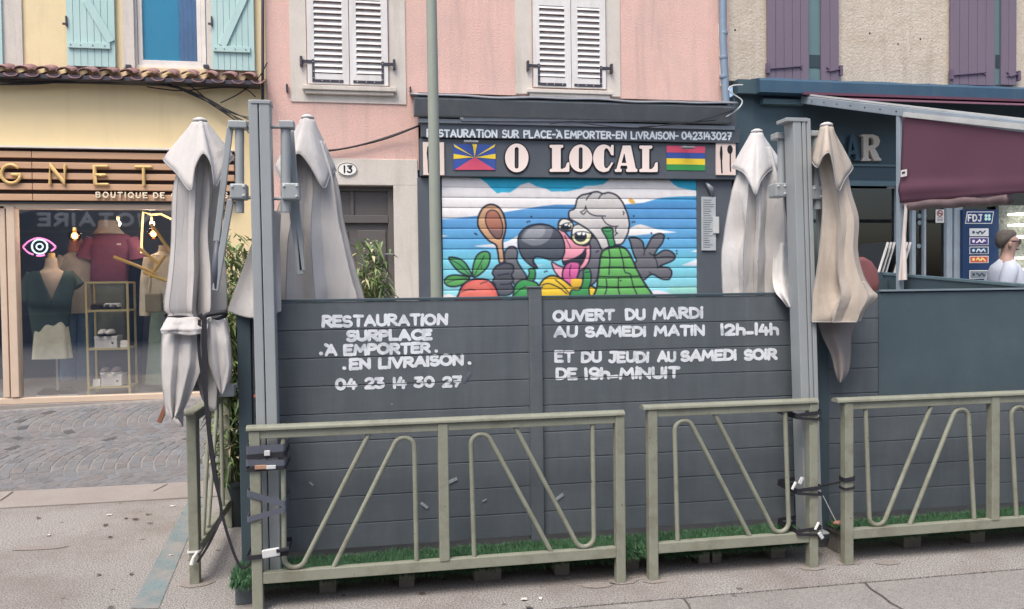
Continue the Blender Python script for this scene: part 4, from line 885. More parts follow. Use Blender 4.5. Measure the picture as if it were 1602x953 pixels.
b = B(); c = at(1470.5, 334, F+.086); b.tube([(c.x+.042*math.cos(2*math.pi*k/20), F+.086, c.z+.042*math.sin(2*math.pi*k/20)) for k in range(21)], .009, 8, flat=.002); b.tube([(c.x-.03, F+.0855, c.z+.03), (c.x+.03, F+.0855, c.z-.03)], .008, 8, flat=.002); b.build('ban_ring', mat('dull red', C8(150, 84, 84), .5), ns)
b = B(); b.tube([(c.x-.025, F+.087, c.z-.002), (c.x+.025, F+.087, c.z-.002)], .007, 8, flat=.001)
for k in range(3): b.tube([at(1466, 341+k*2.3, F+.087), at(1475, 341+k*2.3, F+.087)], .004, 6, flat=.001)
b.build('sign_text', m_blackp, ns)
# blue lottery panel
lp = B(); Yp = F-.02; lp.rect(1506, 328, 1562, 560, Yp, F+.03); lpo = lp.build('lottery_panel', mat('blue lottery panel', C8(28, 54, 92), .4, 0, .2, 2), hb)
def para(b, px0, py0, px1, py1, sk, ya, yb_): b.poly([PQ(px0+sk, py0, ya), PQ(px1, py0, ya), PQ(px1-sk, py1, ya), PQ(px0, py1, ya)], ya, yb_)
b = B(); para(b, 1510, 331, 1555, 350, 3, Yp-.006, Yp-.0005); pw = b.build('badge_edge', m_white, lpo)
b = B(); para(b, 1511.3, 332.2, 1553.7, 348.8, 2.8, Yp-.009, Yp-.0065); b.build('badge', mat('badge blue', C8(26, 56, 108), .4), pw)
words('badge_text', m_white, pw, 'FDJ', (1514, 347), (1536, 347), 12, Yp-.011, .10, .002, gap=.34)
b = B()
for dx, dy in ((-2.6, -2.8), (2.4, -2.8), (-2.6, 2.4), (2.4, 2.4)): disc(b, 1545+dx, 340.3+dy, Yp-.010, .024, .003)
b.build('clover', mat('pale green clover', C8(190, 230, 220), .5), pw)
for i, (t, bo, c_, c2) in enumerate(((357.5, 369.5, (206, 210, 214), (60, 70, 86)), (371.5, 383.5, (72, 62, 120), (226, 220, 230)), (386, 397.5, (36, 66, 104), (210, 220, 226)), (400.5, 411.5, (196, 96, 76), (244, 214, 130)), (423, 436, (120, 130, 138), (60, 70, 86)))):
    b = B(); b.rect(1517, t, 1546.5, bo, Yp-.006, Yp-.0005); pl = b.build('plate', m_white, lpo)
    b = B(); b.rect(1518, t+1, 1545.5, bo-1, Yp-.009, Yp-.0065); b.build('plate_face', mat('plate face %d' % i, C8(*c_), .4), pl)
    b = B(); m_ = (t+bo)/2; disc(b, 1523, m_, Yp-.0095, .022, .002); b.tube([at(1528+k*2.2, m_+2.2*math.sin(k*1.9+i), Yp-.0105) for k in range(7)], .011, 8, flat=.002); b.build('plate_mark', mat('plate mark %d' % i, C8(*c2), .5), pl)
# bottle shelves and grey wall right of the panel
b = B(); b.rect(1562, 322, 1760, 700, F-.01, F+.05); b.build('stone_panel', mat('mottled grey stone', C8(112, 116, 108), .9, 0, .35, 14, .8, 30, fine=.3), hb)
b = B()
for py in (333, 350, 369, 402, 420): b.rect(1592, py, 1640, py+2.6, F-.2, F-.012)
b.build('light_strip', emit('shelf strip light', (1, .97, .9), 1.6), hb)
# gold wall lamps seen behind the glass
for px, t in ((1362, 325), (1402, 332)):
    b = B(); c = at(px, 350, F+.35); b.lathe([(.0, .22), (.05, .17), (.05, .14), (.02, .12), (.02, -.2), (.035, -.22), (.0, -.25)], c, 12); l = b.build('wall_lamp', mat('gold metal', C8(212, 176, 96), .3, .7), hb, smooth=True, auto=40)
    b = B(); b.lathe([(.0, .1), (.03, .1), (.03, -.1), (.0, -.1)], c+Vector((0, -.05, 0)), 12); b.build('lamp_tube', emit('warm lamp', (1, .85, .6), 2.2), l, smooth=True)
b = B(); b.rect(1366, 336, 1398, 358, F+.5, F+.54); b.build('screen', mat('dark blue screen', C8(34, 74, 104), .3), hb)
# things inside the bar
ct = thing('bar_counter', 'dark bar counter seen through the door glass beside the blue panel', 'counter', (at(1440, 420, F+1.2).x, F+1.2, .1))
b = B(); b.rect(1405, 398, 1506, 560, F+1.0, F+1.4); b.build('front', m_barteal, ct); b = B(); b.rect(1403, 394, 1508, 399, F+.94, F+1.42); b.build('worktop', mat('grey worktop', C8(150, 156, 158), .4), ct)
bs = thing('bottle_shelf', 'back shelf with bottles deep inside the bar', 'shelf', (at(1440, 380, F+1.5).x, F+1.5, 1.5))
b = B(); b.rect(1300, 374, 1505, 377, F+1.4, F+1.6); b.build('board', mat('pale shelf', C8(156, 160, 158), .5), bs)
bt = None
for k in range(16):
    c = at(1306+k*12.3, 374, F+1.48)
    if bt is None:
        b = B(); b.lathe([(0, 0), (.04, 0), (.04, .17), (.015, .22), (.014, .29), (0, .29)], c, 12); bt = b.build('bottle', mat('bottle glass', C8(120, 140, 110), .15, 0, .3, 2), smooth=True, auto=40); tag(bt, 'bottle standing on the back shelf deep inside the bar', 'bottle', 'bottles on the back shelf'); z0_ = bt.location.z; continue
    o = bt.copy(); COL.objects.link(o); o.location = (c.x, c.y, c.z); o.scale = (1, 1, random.uniform(.75, 1.1))
b = B(); b.rect(1388, 290, 1402, 295, F+.09, F+.098); b.build('notice', m_tag, hb)
b = B(); b.rect(1300, 300, 1334, 362, F+.09, F+.097); b.build('poster', mat('teal poster', C8(96, 128, 140), .5, 0, .25, 6), hb)
# ------------------------------------------------------------------ house across the street (seen only as a reflection in the shop glass)
VG = 2*(F+.035); YO = -7.5; YV = VG-YO
ho = thing('notary_house', 'pale house across the street mirrored in the shop glass with white office letters', 'house', (0, YO, 0))
def mirror_y(b):
    for v in b.bm.verts: v.co.y = VG-v.co.y
b = B(); b.box(-16, 16, YO-.4, YO-.02, 0, 7.0); b.build('wall', mat('pale opposite wall', C8(196, 190, 180), .9, 0, .06, 1.5), ho)
b = B(); pl = [PQ(x, y, YV) for x, y in [(-8, 352), (20, 338), (60, 327), (110, 319), (160, 317), (205, 321), (250, 331), (290, 346), (310, 356), (310, 560), (-20, 560)]]
b.poly(pl, YV-.05, YV+.05); mirror_y(b); so = b.build('shopfront', mat('grey opposite front', C8(84, 94, 108), .6), ho)
b = B(); b.rect(-10, 361, 305, 363.5, YV-.09, YV-.051).rect(-10, 488, 305, 491, YV-.09, YV-.051); mirror_y(b); b.build('moulding', mat('grey moulding', C8(110, 112, 116), .6), so)
words('letter', m_white, so, 'NOTAIRE', (239, 355), (58, 355), 22, YV-.07, .12, .03, gap=.38, each=True, post=mirror_y)
for px in (-160, 380, 520, 700):
    b = B(); b.rect(px, 330, px+70, 470, YV-.04, YV+.05); mirror_y(b); b.build('window', m_bardark, ho)

# ------------------------------------------------------------------ bar terrace: awning, side curtain, side fence, people
XA = 5.9
aw = thing('bar_awning', 'burgundy pitched awning on a grey metal frame with a side curtain', 'awning', (XA, 8.0, 0))
A0, A1, A2 = atx(1256, 156, XA), atx(1410, 178, XA), atx(1602, 198, XA)
dirA = (A2-A0); A3 = A0+dirA*1.15
b = B()
n = 12
b.rings([[Vector((XA+.02+x, A0.y+(A3.y-A0.y)*k/n, A0.z+(A3.z-A0.z)*k/n+.05)) for x in (0, 3, 6, 9)] for k in range(3)], False, False)
b.build('awning_cloth', m_burg, aw, solid=.006)
b = B(); b.bar(A0, A3, .07, .10); fb = b.build('side_beam', m_mull, aw, bevel=.006)
b = B(); b.bar(A3+Vector((.04, -.04, 0)), A3+Vector((7.5, -.04, 0)), .07, .10); b.build('front_beam', m_mull, aw, bevel=.006)
for dx in (.05, 7.4): b = B(); b.box(A3.x+dx-.03, A3.x+dx+.03, A3.y-.11, A3.y-.05, .0, A3.z-.03); b.build('post', m_mull, aw, bevel=.005)
b = B(); b.bar(A0+Vector((0, 0, .075)), A3+Vector((0, 0, .062)), .03, .02)
b.build('edge_profile', m_tag, aw)
b = B()
for k in range(14): b.sphere(A0+dirA*(k/13.)+Vector((-.038, 0, .0)), .009, 6)
b.build('rivet', m_alud, fb)
b = B(); b.rect(1258, 150, 1640, 154, F-.30, F-.262); b.build('wall_rail', m_burg, aw)
b = B(); p = atx(1408, 176, XA); b.box(p.x-.03, p.x+.03, p.y-.03, p.y+.03, .15, p.z); b.build('post', m_mull, aw, bevel=.005)
b = B(); c0, c1 = atx(1412, 181, XA-.03), atx(1650, 206, XA-.03); d0, d1 = atx(1409, 318, XA-.03), atx(1650, 298, XA-.03)
rg = []
for k in range(41):
    t = k/40; tp = c0.lerp(c1, t); bo = d0.lerp(d1, t); r = []
    for j in range(21):
        s = j/20; q = tp.lerp(bo, s); f = .012*math.sin(t*9+s*2)*s+.03*max(0, 1-abs(s-.84)*9)*(.6+.4*math.sin(t*5+1)); q = q+Vector((-f, 0, 0)); r.append(q)
    rg.append(r)
b.rings(rg, False, False); b.build('side_curtain', m_burg, aw, smooth=True, solid=.004)
b = B(); c0, c1 = atx(1414, 179, XA-.05), atx(1650, 204, XA-.05); b.bar(c0, c1, .02, .05); b.build('curtain_rail', m_tag, aw)
b = B(); pts = [atx(1418+k*18, 322-k*1.2+(1.2*math.sin(k*2)), XA) for k in range(10)]
b.tube(catmull(pts, 4), [.05+.003*math.sin(k*.4) for k in range(37)], 12); b.build('rolled_blind', mat('rolled_clear_blind', C8(112, 96, 98), .6, 0, .2, 9), aw, smooth=True)
b = B(); c = atx(1414, 271, XA-.07); b.ob(c, (.004, .10, .075)); lb = b.build('maker_tag', m_white, aw); b = B(); b.ob(c+Vector((-.004, 0, .005)), (.003, .05, .02)); b.build('tag_print', m_blackp, lb)
b = B()
for dx, sw in ((0, 0), (6, 3)):
    b.tube([atx(1417+dx*.3, 320, XA-.04), atx(1414+dx*.6-sw, 370, XA-.04), atx(1409+dx, 438, XA-.04)], [.012, .018, .028])
b.build('tie_ribbon', mat('off white ribbon', C8(214, 204, 198), .7), aw)
# side fence of the bar terrace
e0, e1 = atx(1383, 430, XA+.08), atx(1602, 449, XA+.08); e2 = e0+(e1-e0)*1.35
fs = thing('bar_side_fence', 'dark plain side fence of the bar terrace running away behind the smooth sheet', 'fence', (XA, 7, 0))
b = B()
b.rings([[p+Vector((o_, 0, 0)) for o_ in (0, .05)]+[Vector((p.x+.05, p.y, .1)), Vector((p.x, p.y, .1))] for p in (e0, e2)]); b.build('panel', m_teal, fs)
b = B(); b.bar(e0+Vector((.025, 0, .012)), e2+Vector((.025, 0, .012)), .075, .03); b.build('top_rail', mat('grey teal cap', C8(92, 112, 120), .45), fs, bevel=.004)
b = B(); b.box(e0.x-.02, e0.x+.07, e0.y, e0.y+.09, .0, e0.z+.03); b.build('post', m_teal, fs)
b = B(); q0 = at(1384, 452, 8.4); b.box(q0.x-1.2, XA+.05, 8.36, 8.40, .2, at(1384, 437, 8.4).z); b.build('return_panel', m_teal, fs)
b = B(); b.box(XA+.12, 13, 5.2, F-.06, 0, .25); tag(b.build('bar_deck', m_block), None, None, kind='structure')
# folded table tops leaning
ft = thing('folded_tables', 'stack of folded dark tables with white edges leaning by the bar glass', 'folded table', at(1375, 440, 8.9))
for k in range(6):
    b = B(); p0 = at(1352+k*5.6+(8 if k > 2 else 0), 432, 8.9+.05*k); p1 = at(1368+k*5.2+(9 if k > 2 else 0), 381, 8.9+.05*k)
    d = (p1-p0); b.bar(p0-d*.6, p1, .045, .5); o_ = b.build('table_top', m_alud, ft)
    b = B(); b.bar(p0+Vector((0, -.262, 0))-d*.6, p1+Vector((0, -.262, 0)), .02, .02); b.build('edge_band', m_white, o_)
# round rust-red chair beyond the parasol
ch = thing('terrace_chair', 'rust red rounded chair back peeping out right of the beige parasol', 'chair', at(1348, 560, 6.2))
b = B(); c = at(1346, 424, 6.2)
b.rings([[Vector((c.x+rx*math.cos(2*math.pi*k/20), c.y+.03*math.sin(2*math.pi*k/20)+oy, z)) for k in range(20)] for z, rx, oy in ((c.z-.30, .15, 0), (c.z-.1, .19, .01), (c.z+.0, .18, .02), (c.z+.08, .13, .03), (c.z+.12, .05, .03))]); b.build('backrest', mat('rust red shell', C8(122, 76, 76), .5), ch, smooth=True)
b = B(); b.lathe([(0, -.02), (.22, -.015), (.24, 0), (.22, .02), (0, .025)], (c.x, c.y-.2, c.z-.45), 20); b.build('seat', mat('rust red seat', C8(122, 76, 76), .5), ch, smooth=True)
for sx in (-1, 1):
    for sy in (-1, 1): b = B(); b.tube([(c.x+sx*.14, c.y-.2+sy*.14, c.z-.46), (c.x+sx*.2, c.y-.2+sy*.2, .02)], .012); b.build('leg', m_alud, ch)

def person_bar():
    base = at(1574, 400, 7.35); X0, Y0, Z0 = base.x, base.y, .25; sc = (at(1577, 358, 7.35).z-.25)/1.78
    t = thing('person', 'dark haired man with glasses and white t-shirt standing in profile by the blue panel', 'person', (X0, Y0, Z0))
    def skinned(name, verts, edges, m, root=0, sub=2):
        me = bpy.data.meshes.new(name); me.from_pydata([Vector((x, y, z))*sc for x, y, z, *_ in verts], edges, [])
        o = bpy.data.objects.new(name, me); COL.objects.link(o); o.parent = t; ORG[o] = ORG[t]
        o.modifiers.new('skin', 'SKIN'); o.modifiers.new('sub', 'SUBSURF').levels = sub; o.modifiers['sub'].render_levels = sub
        for i, v in enumerate(verts):
            d = me.skin_vertices[0].data[i]; r = v[3]; d.radius = (r*sc, (v[4] if len(v) > 4 else r)*sc); d.use_root = (i == root)
        o.modifiers['skin'].use_smooth_shade = True; me.materials.append(m); return o
    sk = mat('person skin', C8(178, 146, 134), .6, 0, .06, 12)
    V = [(0, 0, .95, .13, .16), (0, 0, 1.12, .125, .15), (-.01, 0, 1.30, .13, .165), (-.01, 0, 1.43, .11, .13), (.0, 0, 1.50, .058), (.022, 0, 1.565, .062, .06), (.028, 0, 1.635, .084, .07), (.016, 0, 1.70, .08, .068), (.0, 0, 1.74, .045, .045),
         (-.02, .145, 1.39, .05), (-.10, .205, 1.16, .042), (.12, .2, .98, .036), (.2, .18, .97, .032), (-.02, -.145, 1.39, .05), (-.12, -.205, 1.16, .042), (.08, -.23, .98, .037), (.16, -.2, .96, .033),
         (0, .1, .9, .09), (.01, .1, .48, .06), (0, .11, .08, .045), (.14, .12, .03, .035), (0, -.1, .9, .09), (.01, -.1, .48, .06), (0, -.11, .08, .045), (.14, -.12, .03, .035), (.118, 0, 1.63, .014)]
    E = [(0, 1), (1, 2), (2, 3), (3, 4), (4, 5), (5, 6), (6, 7), (7, 8), (3, 9), (9, 10), (10, 11), (11, 12), (3, 13), (13, 14), (14, 15), (15, 16), (0, 17), (17, 18), (18, 19), (19, 20), (0, 21), (21, 22), (22, 23), (23, 24), (6, 25)]
    skinned('body', V, E, sk)
    o3 = ORG[t]; shm = mat('white t-shirt', C8(206, 212, 222), .8, 0, .04, 6, .2, 20); b = B()
    def ringp(cx, cy, z, rx, ry, n=24): return [o3+Vector((cx+rx*math.cos(2*math.pi*k/n), cy+ry*math.sin(2*math.pi*k/n), z))*sc for k in range(n)]
    b.rings([ringp(*q) for q in ((.015, 0, .86, .165, .185), (.03, 0, 1.0, .175, .19), (.025, 0, 1.12, .165, .19), (.005, 0, 1.28, .155, .195), (-.005, 0, 1.38, .14, .195), (-.01, 0, 1.435, .11, .165), (-.003, 0, 1.475, .075, .1), (.002, 0, 1.495, .062, .068))])
    sh_ = b.build('t_shirt', shm, t, smooth=True)
    for sy, ex in ((1, -.028), (-1, -.045)):
        b = B(); P = catmull([o3+Vector(q)*sc for q in ((-.01, .09*sy, 1.415), (-.02, .145*sy, 1.39), (-.045, .175*sy, 1.32), (-.07, .19*sy, 1.24))], 5); n_ = len(P)
        b.tube(P, [(.064+.008*math.sin(math.pi*i/(n_-1)))*sc for i in range(n_)], 16); b.build('sleeve', shm, sh_, smooth=True, auto=60)
    V3 = [(0, 0, .93, .15, .17), (0, .1, .86, .1), (.01, .1, .48, .075), (0, .11, .1, .06), (0, -.1, .86, .1), (.01, -.1, .48, .075), (0, -.11, .1, .06)]
    skinned('trousers', V3, [(0, 1), (1, 2), (2, 3), (0, 4), (4, 5), (5, 6)], mat('dark trousers', C8(50, 54, 66), .8))
    b = B()
    rg = []
    for z, rx, ry, cx in ((1.595, .012, .03, -.052), (1.62, .03, .055, -.05), (1.645, .05, .07, -.04), (1.68, .07, .08, -.022), (1.70, .082, .076, -.006), (1.73, .086, .07, .0), (1.757, .07, .056, .002), (1.77, .036, .03, .0)):
        rg.append([o3+Vector((cx+rx*(1+.10*noise.noise((k*1.7, z*60, 3)))*math.cos(2*math.pi*k/24), ry*(1+.10*noise.noise((k*1.7, z*60, 3)))*math.sin(2*math.pi*k/24), z+.006*noise.noise((k*2.3, z*30, 8))))*sc for k in range(24)])
    b.rings(rg); b.build('hair', mat('dark short hair', C8(96, 90, 86), .85, 0, .2, 60, .5, 200), t, smooth=True)
    b = B()
    for s in (-1, 1):
        b.tube([o3+Vector((.104+.002*math.cos(a), s*.036+.024*math.cos(a), 1.655+.02*math.sin(a)))*sc for a in [2*math.pi*k/14 for k in range(15)]], .004)
        b.tube([o3+Vector((.104, s*.06, 1.66))*sc, o3+Vector((.0, s*.076, 1.66))*sc], .004)
    b.build('glasses', m_blackp, t)
    b = B()
    for s in (-1, 1): b.sphere(o3+Vector((.008, s*.074, 1.63))*sc, .03, 10, (.7, .35, 1.1))
    b.build('ear', sk, t, smooth=True)
    b = B()
    for s in (-1, 1): b.sphere(o3+Vector((.094, s*.034, 1.655))*sc, .012, 8)
    b.build('eye', mat('eye', C8(60, 50, 46), .3), t, smooth=True)
    b = B(); b.tube([o3+Vector((.098, y, 1.585-abs(y)*.1))*sc for y in (-.026, 0, .026)], .007); b.build('mouth', mat('lips', C8(120, 74, 70), .6), t, smooth=True)
    for sy, ey in ((.2, 1), (-.225, -1)):
        b = B(); px_, pz_ = (.2 if sy > 0 else .16), .965
        for k in range(4): b.tube([o3+Vector((px_, sy-.03+.02*k, pz_))*sc, o3+Vector((px_+.055, sy-.03+.02*k, pz_-.005))*sc, o3+Vector((px_+.075+.004*(k in (1, 2)), sy-.03+.02*k, pz_-.04))*sc], [.009, .0085, .007])
        b.tube([o3+Vector((px_-.01, sy+.035*ey, pz_+.01))*sc, o3+Vector((px_+.045, sy+.05*ey, pz_+.005))*sc], [.011, .008]); b.build('fingers', sk, t, smooth=True)
    t.rotation_euler.z = R(-22)
person_bar()
b = B(); p = thing('lamp_post', 'slim grey green lamp post standing before the restaurant front', 'lamp post', (at(684, 600, 7).x, 7.0, 0))
x0, x1 = at(675, 0, 7).x, at(683, 465, 7).x; zz0, zz1 = at(683, 465, 7).z, at(675, 0, 7).z; k = (x1-x0)/(zz0-zz1)
b.tube([(x1-k*0+k*(-zz0), 7, 0), (x1, 7, zz0), (x0, 7, zz1), (x0-k*-3*0, 7, 7.5)], [.062, .052, .046, .035], 20); b.build('pole', m_pole, p, smooth=True, auto=50)
b = B(); b.lathe([(.14, 0), (.14, .02), (.08, .03), (.075, .25), (.05, .28)], (x1, 7, 0), 20); b.build('base', m_pole, p, smooth=True, auto=40)
b = B(); b.tube([(x0, 7, 7.5), (x0, 6.6, 7.9), (x0, 5.9, 8.0)], .03, 12); ar = b.build('arm', m_pole, p, smooth=True); b = B(); b.ob((x0, 5.6, 8.0), (.25, .6, .1)); b.build('lantern', m_pole, p, bevel=.02)

# ------------------------------------------------------------------ cables on the fronts
def cable(name, label, paths, r=.009):
    b = B()
    for P in paths: b.tube(catmull([at(x, y, F-d) for x, y, d in P], 5), r, 6)
    tag(b.build(name, m_cablem, smooth=True), label, 'cable')
cable('cable_bundle', 'black cable bundle sagging under the tile eave of the cream house', [
    [(-40, 129, .12), (60, 128, .12), (130, 127, .13), (240, 131, .13), (290, 140, .12), (340, 163, .12), (375, 190, .2), (400, 205, .25)],
    [(-40, 132, .13), (50, 132, .13), (150, 126, .14), (250, 133, .13), (300, 146, .12), (350, 176, .12), (392, 206, .2)],
    [(-40, 126, .14), (100, 125, .13), (200, 128, .13), (285, 130, .12), (330, 160, .13), (372, 185, .14), (400, 196, .2)],
    [(230, 136, .11), (280, 142, .1), (330, 138, .1), (378, 137, .1), (400, 152, .1)],
    [(-40, 134, .12), (40, 130, .13), (160, 130, .13), (230, 129, .14), (296, 143, .14), (352, 170, .14), (400, 192, .25)], [(240, 130, .12), (310, 148, .13), (360, 182, .14), (396, 214, .2)], [(260, 130, .13), (322, 158, .13), (366, 178, .15), (402, 186, .2)],
    [(345, 161, .1), (375, 146, .1), (404, 122, .1), (418, 98, .1)]], .0075)
cable('wall_cable', 'thick black cable from the left parasol to the restaurant front', [[(470, 236, .06), (520, 235, .06), (560, 228, .06), (605, 215, .06), (655, 197, .12)], [(480, 238, .05), (530, 234, .05), (600, 218, .06), (655, 197, .12)]], .012)
cable('front_cable', 'thin cables looping under the restaurant awning cassette', [[(860, 194, .3), (895, 190, .3), (935, 196, .28), (1000, 200, .25), (1060, 193, .28), (1120, 188, .3)], [(1000, 199, .25), (1080, 192, .3), (1150, 172, .35)]], .006)
b = B(); b.tube(catmull([at(x, y, F-.32) for x, y in ((1136, 183), (1155, 170), (1161, 158), (1148, 148), (1140, 140), (1147, 134), (1162, 133))], 6), .01, 8)
tag(b.build('white_cable', m_tag, smooth=True), 'looping white cable beside the downpipe foot', 'cable')
b = B(); b.tube([(at(411, y, F-.06).x, F-.06, at(411, y, F-.06).z) for y in (-80, 20, 100, 170)], .018, 8); tag(b.build('conduit', m_iron, smooth=True), 'dark vertical conduit between the cream and pink houses', 'conduit')
# ------------------------------------------------------------------ terrace deck, turf, fence
YF = 4.62
def fx(px): return at(px, 600, YF).x
zt = at(640, 467, YF).z; pitch = .1605; zb0 = .205
seams = [at(440, y, YF).z for y in (518,)]
seams = [seams[0]-pitch*k for k in range(9)]
dk = thing('terrace_deck', 'low grey decking of the restaurant terrace on timber blocks', 'deck', (fx(830), YF, 0))
b = B(); b.box(fx(372), fx(1236), 4.40, 6.5, .13, .16); b.build('deck_board', m_block, dk, bevel=.004)
blk = [(490, 56), (514, 40), (637, 25), (752, 55), (880, 28)]
for px, wpx in [(512, 25), (636, 24), (763, 44), (880, 24), (990, 22), (1102, 20), (1122, 16), (1218, 26)]:
    x = at(px, 880, 4.5).x; hw = wpx/FPX*4.5/2
    b = B(); b.box(x-hw, x+hw, 4.5, 4.62, 0, .129); b.build('block', m_block, dk, bevel=.005)
dk2 = thing('bar_deck_edge', 'low grey decking carrying the right hand dark fence', 'deck', (fx(1450), YF, 0))
b = B(); b.box(fx(1290), fx(2300), 4.40, 4.9, .13, .16); b.build('deck_board', m_block, dk2, bevel=.004)
for px, wpx in [(1322, 26), (1428, 34), (1530, 30), (1640, 30)]:
    x = at(px, 850, 4.5).x; hw = wpx/FPX*4.5/2
    b = B(); b.box(x-hw, x+hw, 4.5, 4.62, 0, .129); b.build('block', m_block, dk2, bevel=.005)
def turf(x0, x1, n, seed):
    rn = random.Random(seed); vs = []; fs = []
    def blade(x, y, z, h, out):
        a = rn.uniform(0, 6.28); w_ = rn.uniform(.002, .0045); dx, dy = math.cos(a)*w_, math.sin(a)*w_; lx, ly = rn.gauss(0, .012), rn.gauss(-out*.02, .012); i = len(vs)
        vs.extend([(x-dx, y-dy, z), (x+dx, y+dy, z), (x+lx, y+ly-out*.012, z+h)]); fs.append((i, i+1, i+2))
    for k in range(n):
        x = rn.uniform(x0, x1)
        if rn.random() < .72: blade(x, rn.uniform(4.38, 4.605), .164, rn.uniform(.02, .038)*(1+.3*noise.noise((x*4, 0, 0))), 0)
        else: blade(x, 4.392, rn.uniform(.115, .162), rn.uniform(-.02, .02), 1.6)
    i = len(vs); vs.extend([(x0, 4.395, .164), (x1, 4.395, .164), (x1, 4.612, .164), (x0, 4.612, .164), (x0, 4.397, .115), (x1, 4.397, .115)]); fs.extend([(i, i+1, i+2, i+3), (i+4, i+5, i+1, i)])
    me = bpy.data.meshes.new('turf'); me.from_pydata(vs, [], fs); me.materials.append(m_turf); o = bpy.data.objects.new('artificial_grass', me); COL.objects.link(o); ORG[o] = Vector(); tag(o, None, None, kind='stuff')
turf(fx(366), fx(1238), 30000, 1); turf(fx(1288), fx(2300), 30000, 2)
# fence of the restaurant terrace
fe = thing('terrace_fence', 'charcoal board fence with white hand painted opening hours', 'fence', (fx(830), YF, 0))
def boards(name, x0, x1, parent, label=None, ztop=None, yy=YF):
    b = B(); tops = [(ztop or zt)-.012]+seams
    for t, q in zip(tops, tops[1:]+[zb0]):
        if t-q > .02 and q >= zb0-.001: b.box(x0, x1, yy, yy+.022, q+.0018, t-.0018)
    b.box(x0, x1, yy+.006, yy+.018, zb0, tops[0]-.002)
    o = b.build(name, m_fence, parent, bevel=.0035, label=label)
    b = B(); b.box(x0, x1, yy-.006, yy+.03, tops[0], tops[0]+.016); b.build('top_rail', m_teal, parent, bevel=.003); return o
zs_ = [s for s in seams if s > zb0+.03]
seams = zs_
def fence_post(x, wd, parent, top, yy=YF, m=m_teal):
    b = B(); b.box(x-wd/2, x+wd/2, yy-.025, yy+.05, .06, top); b.build('post', m, parent, bevel=.004)
pl_ = boards('board_panel', fx(395), fx(829), fe, 'left charcoal board panel with takeaway lettering')
pr_ = boards('board_panel', fx(847), fx(1243), fe, 'right charcoal board panel with opening hours')
fence_post(fx(838), fx(848)-fx(828), fe, zt+.05, m=m_fence); 
b = B(); xx = fx(838); b.box(xx-.046, xx+.046, YF-.03, YF+.055, zt+.05, zt+.062); b.build('post_cap', m_fence, fe, bevel=.004)
fence_post(fx(384), .072, fe, zt-.0); fence_post(fx(1256), .10, fe, zt-.02)
b = B(); b.rings([[Vector((fx(384)+d, y, z)) for d, z in ((-.012, zb0), (.012, zb0), (.012, zt-.03), (-.012, zt-.03))] for y in (YF+.06, 6.4)]); b.build('side_panel', m_fence, fe)
b = B(); b.rect(372, 905, 394, 945, 4.50, 4.6); b.box(fx(370), fx(397), 4.43, 4.56, .0, .12); b.build('corner_foot', m_fence, fe, bevel=.006)
Yt = YF-.0005; random.seed(5)
def lettering(lines, parent, name, cut=True):
    for tx, p0, p1, h, st in lines:
        words(name, m_paint, parent, tx, (p0[0]-2, p0[1]+1.2), (p1[0]+2, p1[1]+1.2), h+2.4, Yt, st*1.18, .0016, jit=.06, rough=.16, gap=.22, cut=(seams, .0022))
lettering([('RESTAURATiON', (505, 512), (699, 508), 17.5, .11), ('SURPLACE', (543, 534), (675, 531.5), 17, .12), ('.', (502, 555), (503, 555), 15, .13), ('`A~~EMPORTER', (510, 557), (672, 552), 16.5, .115), ('.', (682, 551), (683, 551), 15, .13), ('.', (538, 578), (539, 578), 16, .13), ('EN LiVRAiSON', (548, 578.5), (724, 571), 17, .12), ('.', (734, 570), (735, 570), 16, .13), ('04 23 14 30 27', (526, 610), (721, 604.5), 17, .11)], pl_, 'lettering')
b = B(); b.tube([at(727, 597, Yt), at(735, 585, Yt)], .012, 8, flat=.0015); b.build('brush_mark', m_tape, pl_)
lettering([('OUVERT', (866, 503), (960, 501), 17, .115), ('DU', (980, 501), (1008, 500.5), 17, .11), ('MARDi', (1023, 500), (1099, 497), 17, .11), ('AU SAMEDi MATiN', (868, 527.5), (1101, 525), 16.5, .115), ('12h_14h', (1128, 524.5), (1217, 524), 18, .11), ('ET DU JEUDi', (869, 567), (1014, 567), 17, .11), ('AU', (1030, 566), (1056, 566), 16, .11), ('SAMEDi SOiR', (1066, 565.5), (1214, 562), 16.5, .115), ('DE', (871, 594), (902, 593.5), 17, .11), ('19h_MiNUiT', (915, 594), (1062, 591), 18, .11)], pr_, 'lettering')
m_scrap = mat('old tape', C8(150, 156, 160), .5, 0, .2, 40)
# bits of tape and glue left on the boards
for i, (px, py, s, a, par) in enumerate([(708, 752, 16, -.4, pl_), (664, 791, 14, .7, pl_), (875, 778, 16, -.6, pr_), (487, 757, 8, .8, pl_), (758, 783, 7, -.5, pl_), (1428, 745, 10, -.9, None)]):
    if par is None: continue
    c = at(px, py, YF-.004); b = B(); k = s/FPX*4.6; b.ob(c, (k, .004, k*.32), ry=a); b.build('tape_scrap', m_scrap, par, bevel=.001)
# fence of the bar
fb2 = thing('bar_fence', 'dark board fence partly covered by a smooth grey sheet', 'fence', (fx(1450), YF, 0))
bp_ = boards('board_panel', fx(1292), fx(2300), fb2, yy=YF)
fence_post(fx(1286), .07, fb2, zt-.02); fence_post(fx(1342), .05, fb2, zt-.05) if False else None
b = B(); b.box(fx(1374), fx(2300), YF-.006, YF-.0005, at(1480, 617, YF).z, zt-.004); b.build('cover_sheet', mat('smooth dark teal sheet', C8(74, 88, 94), .42, 0, .05, 2, .05, 50, dirt=C8(92, 106, 112), dscale=2, damt=.3), fb2)
b = B(); b.box(fx(1374), fx(2300), YF-.02, YF-.007, zt+.0, zt+.012); b.build('sheet_edge', mat('pale cap', C8(126, 140, 146), .4), fb2)

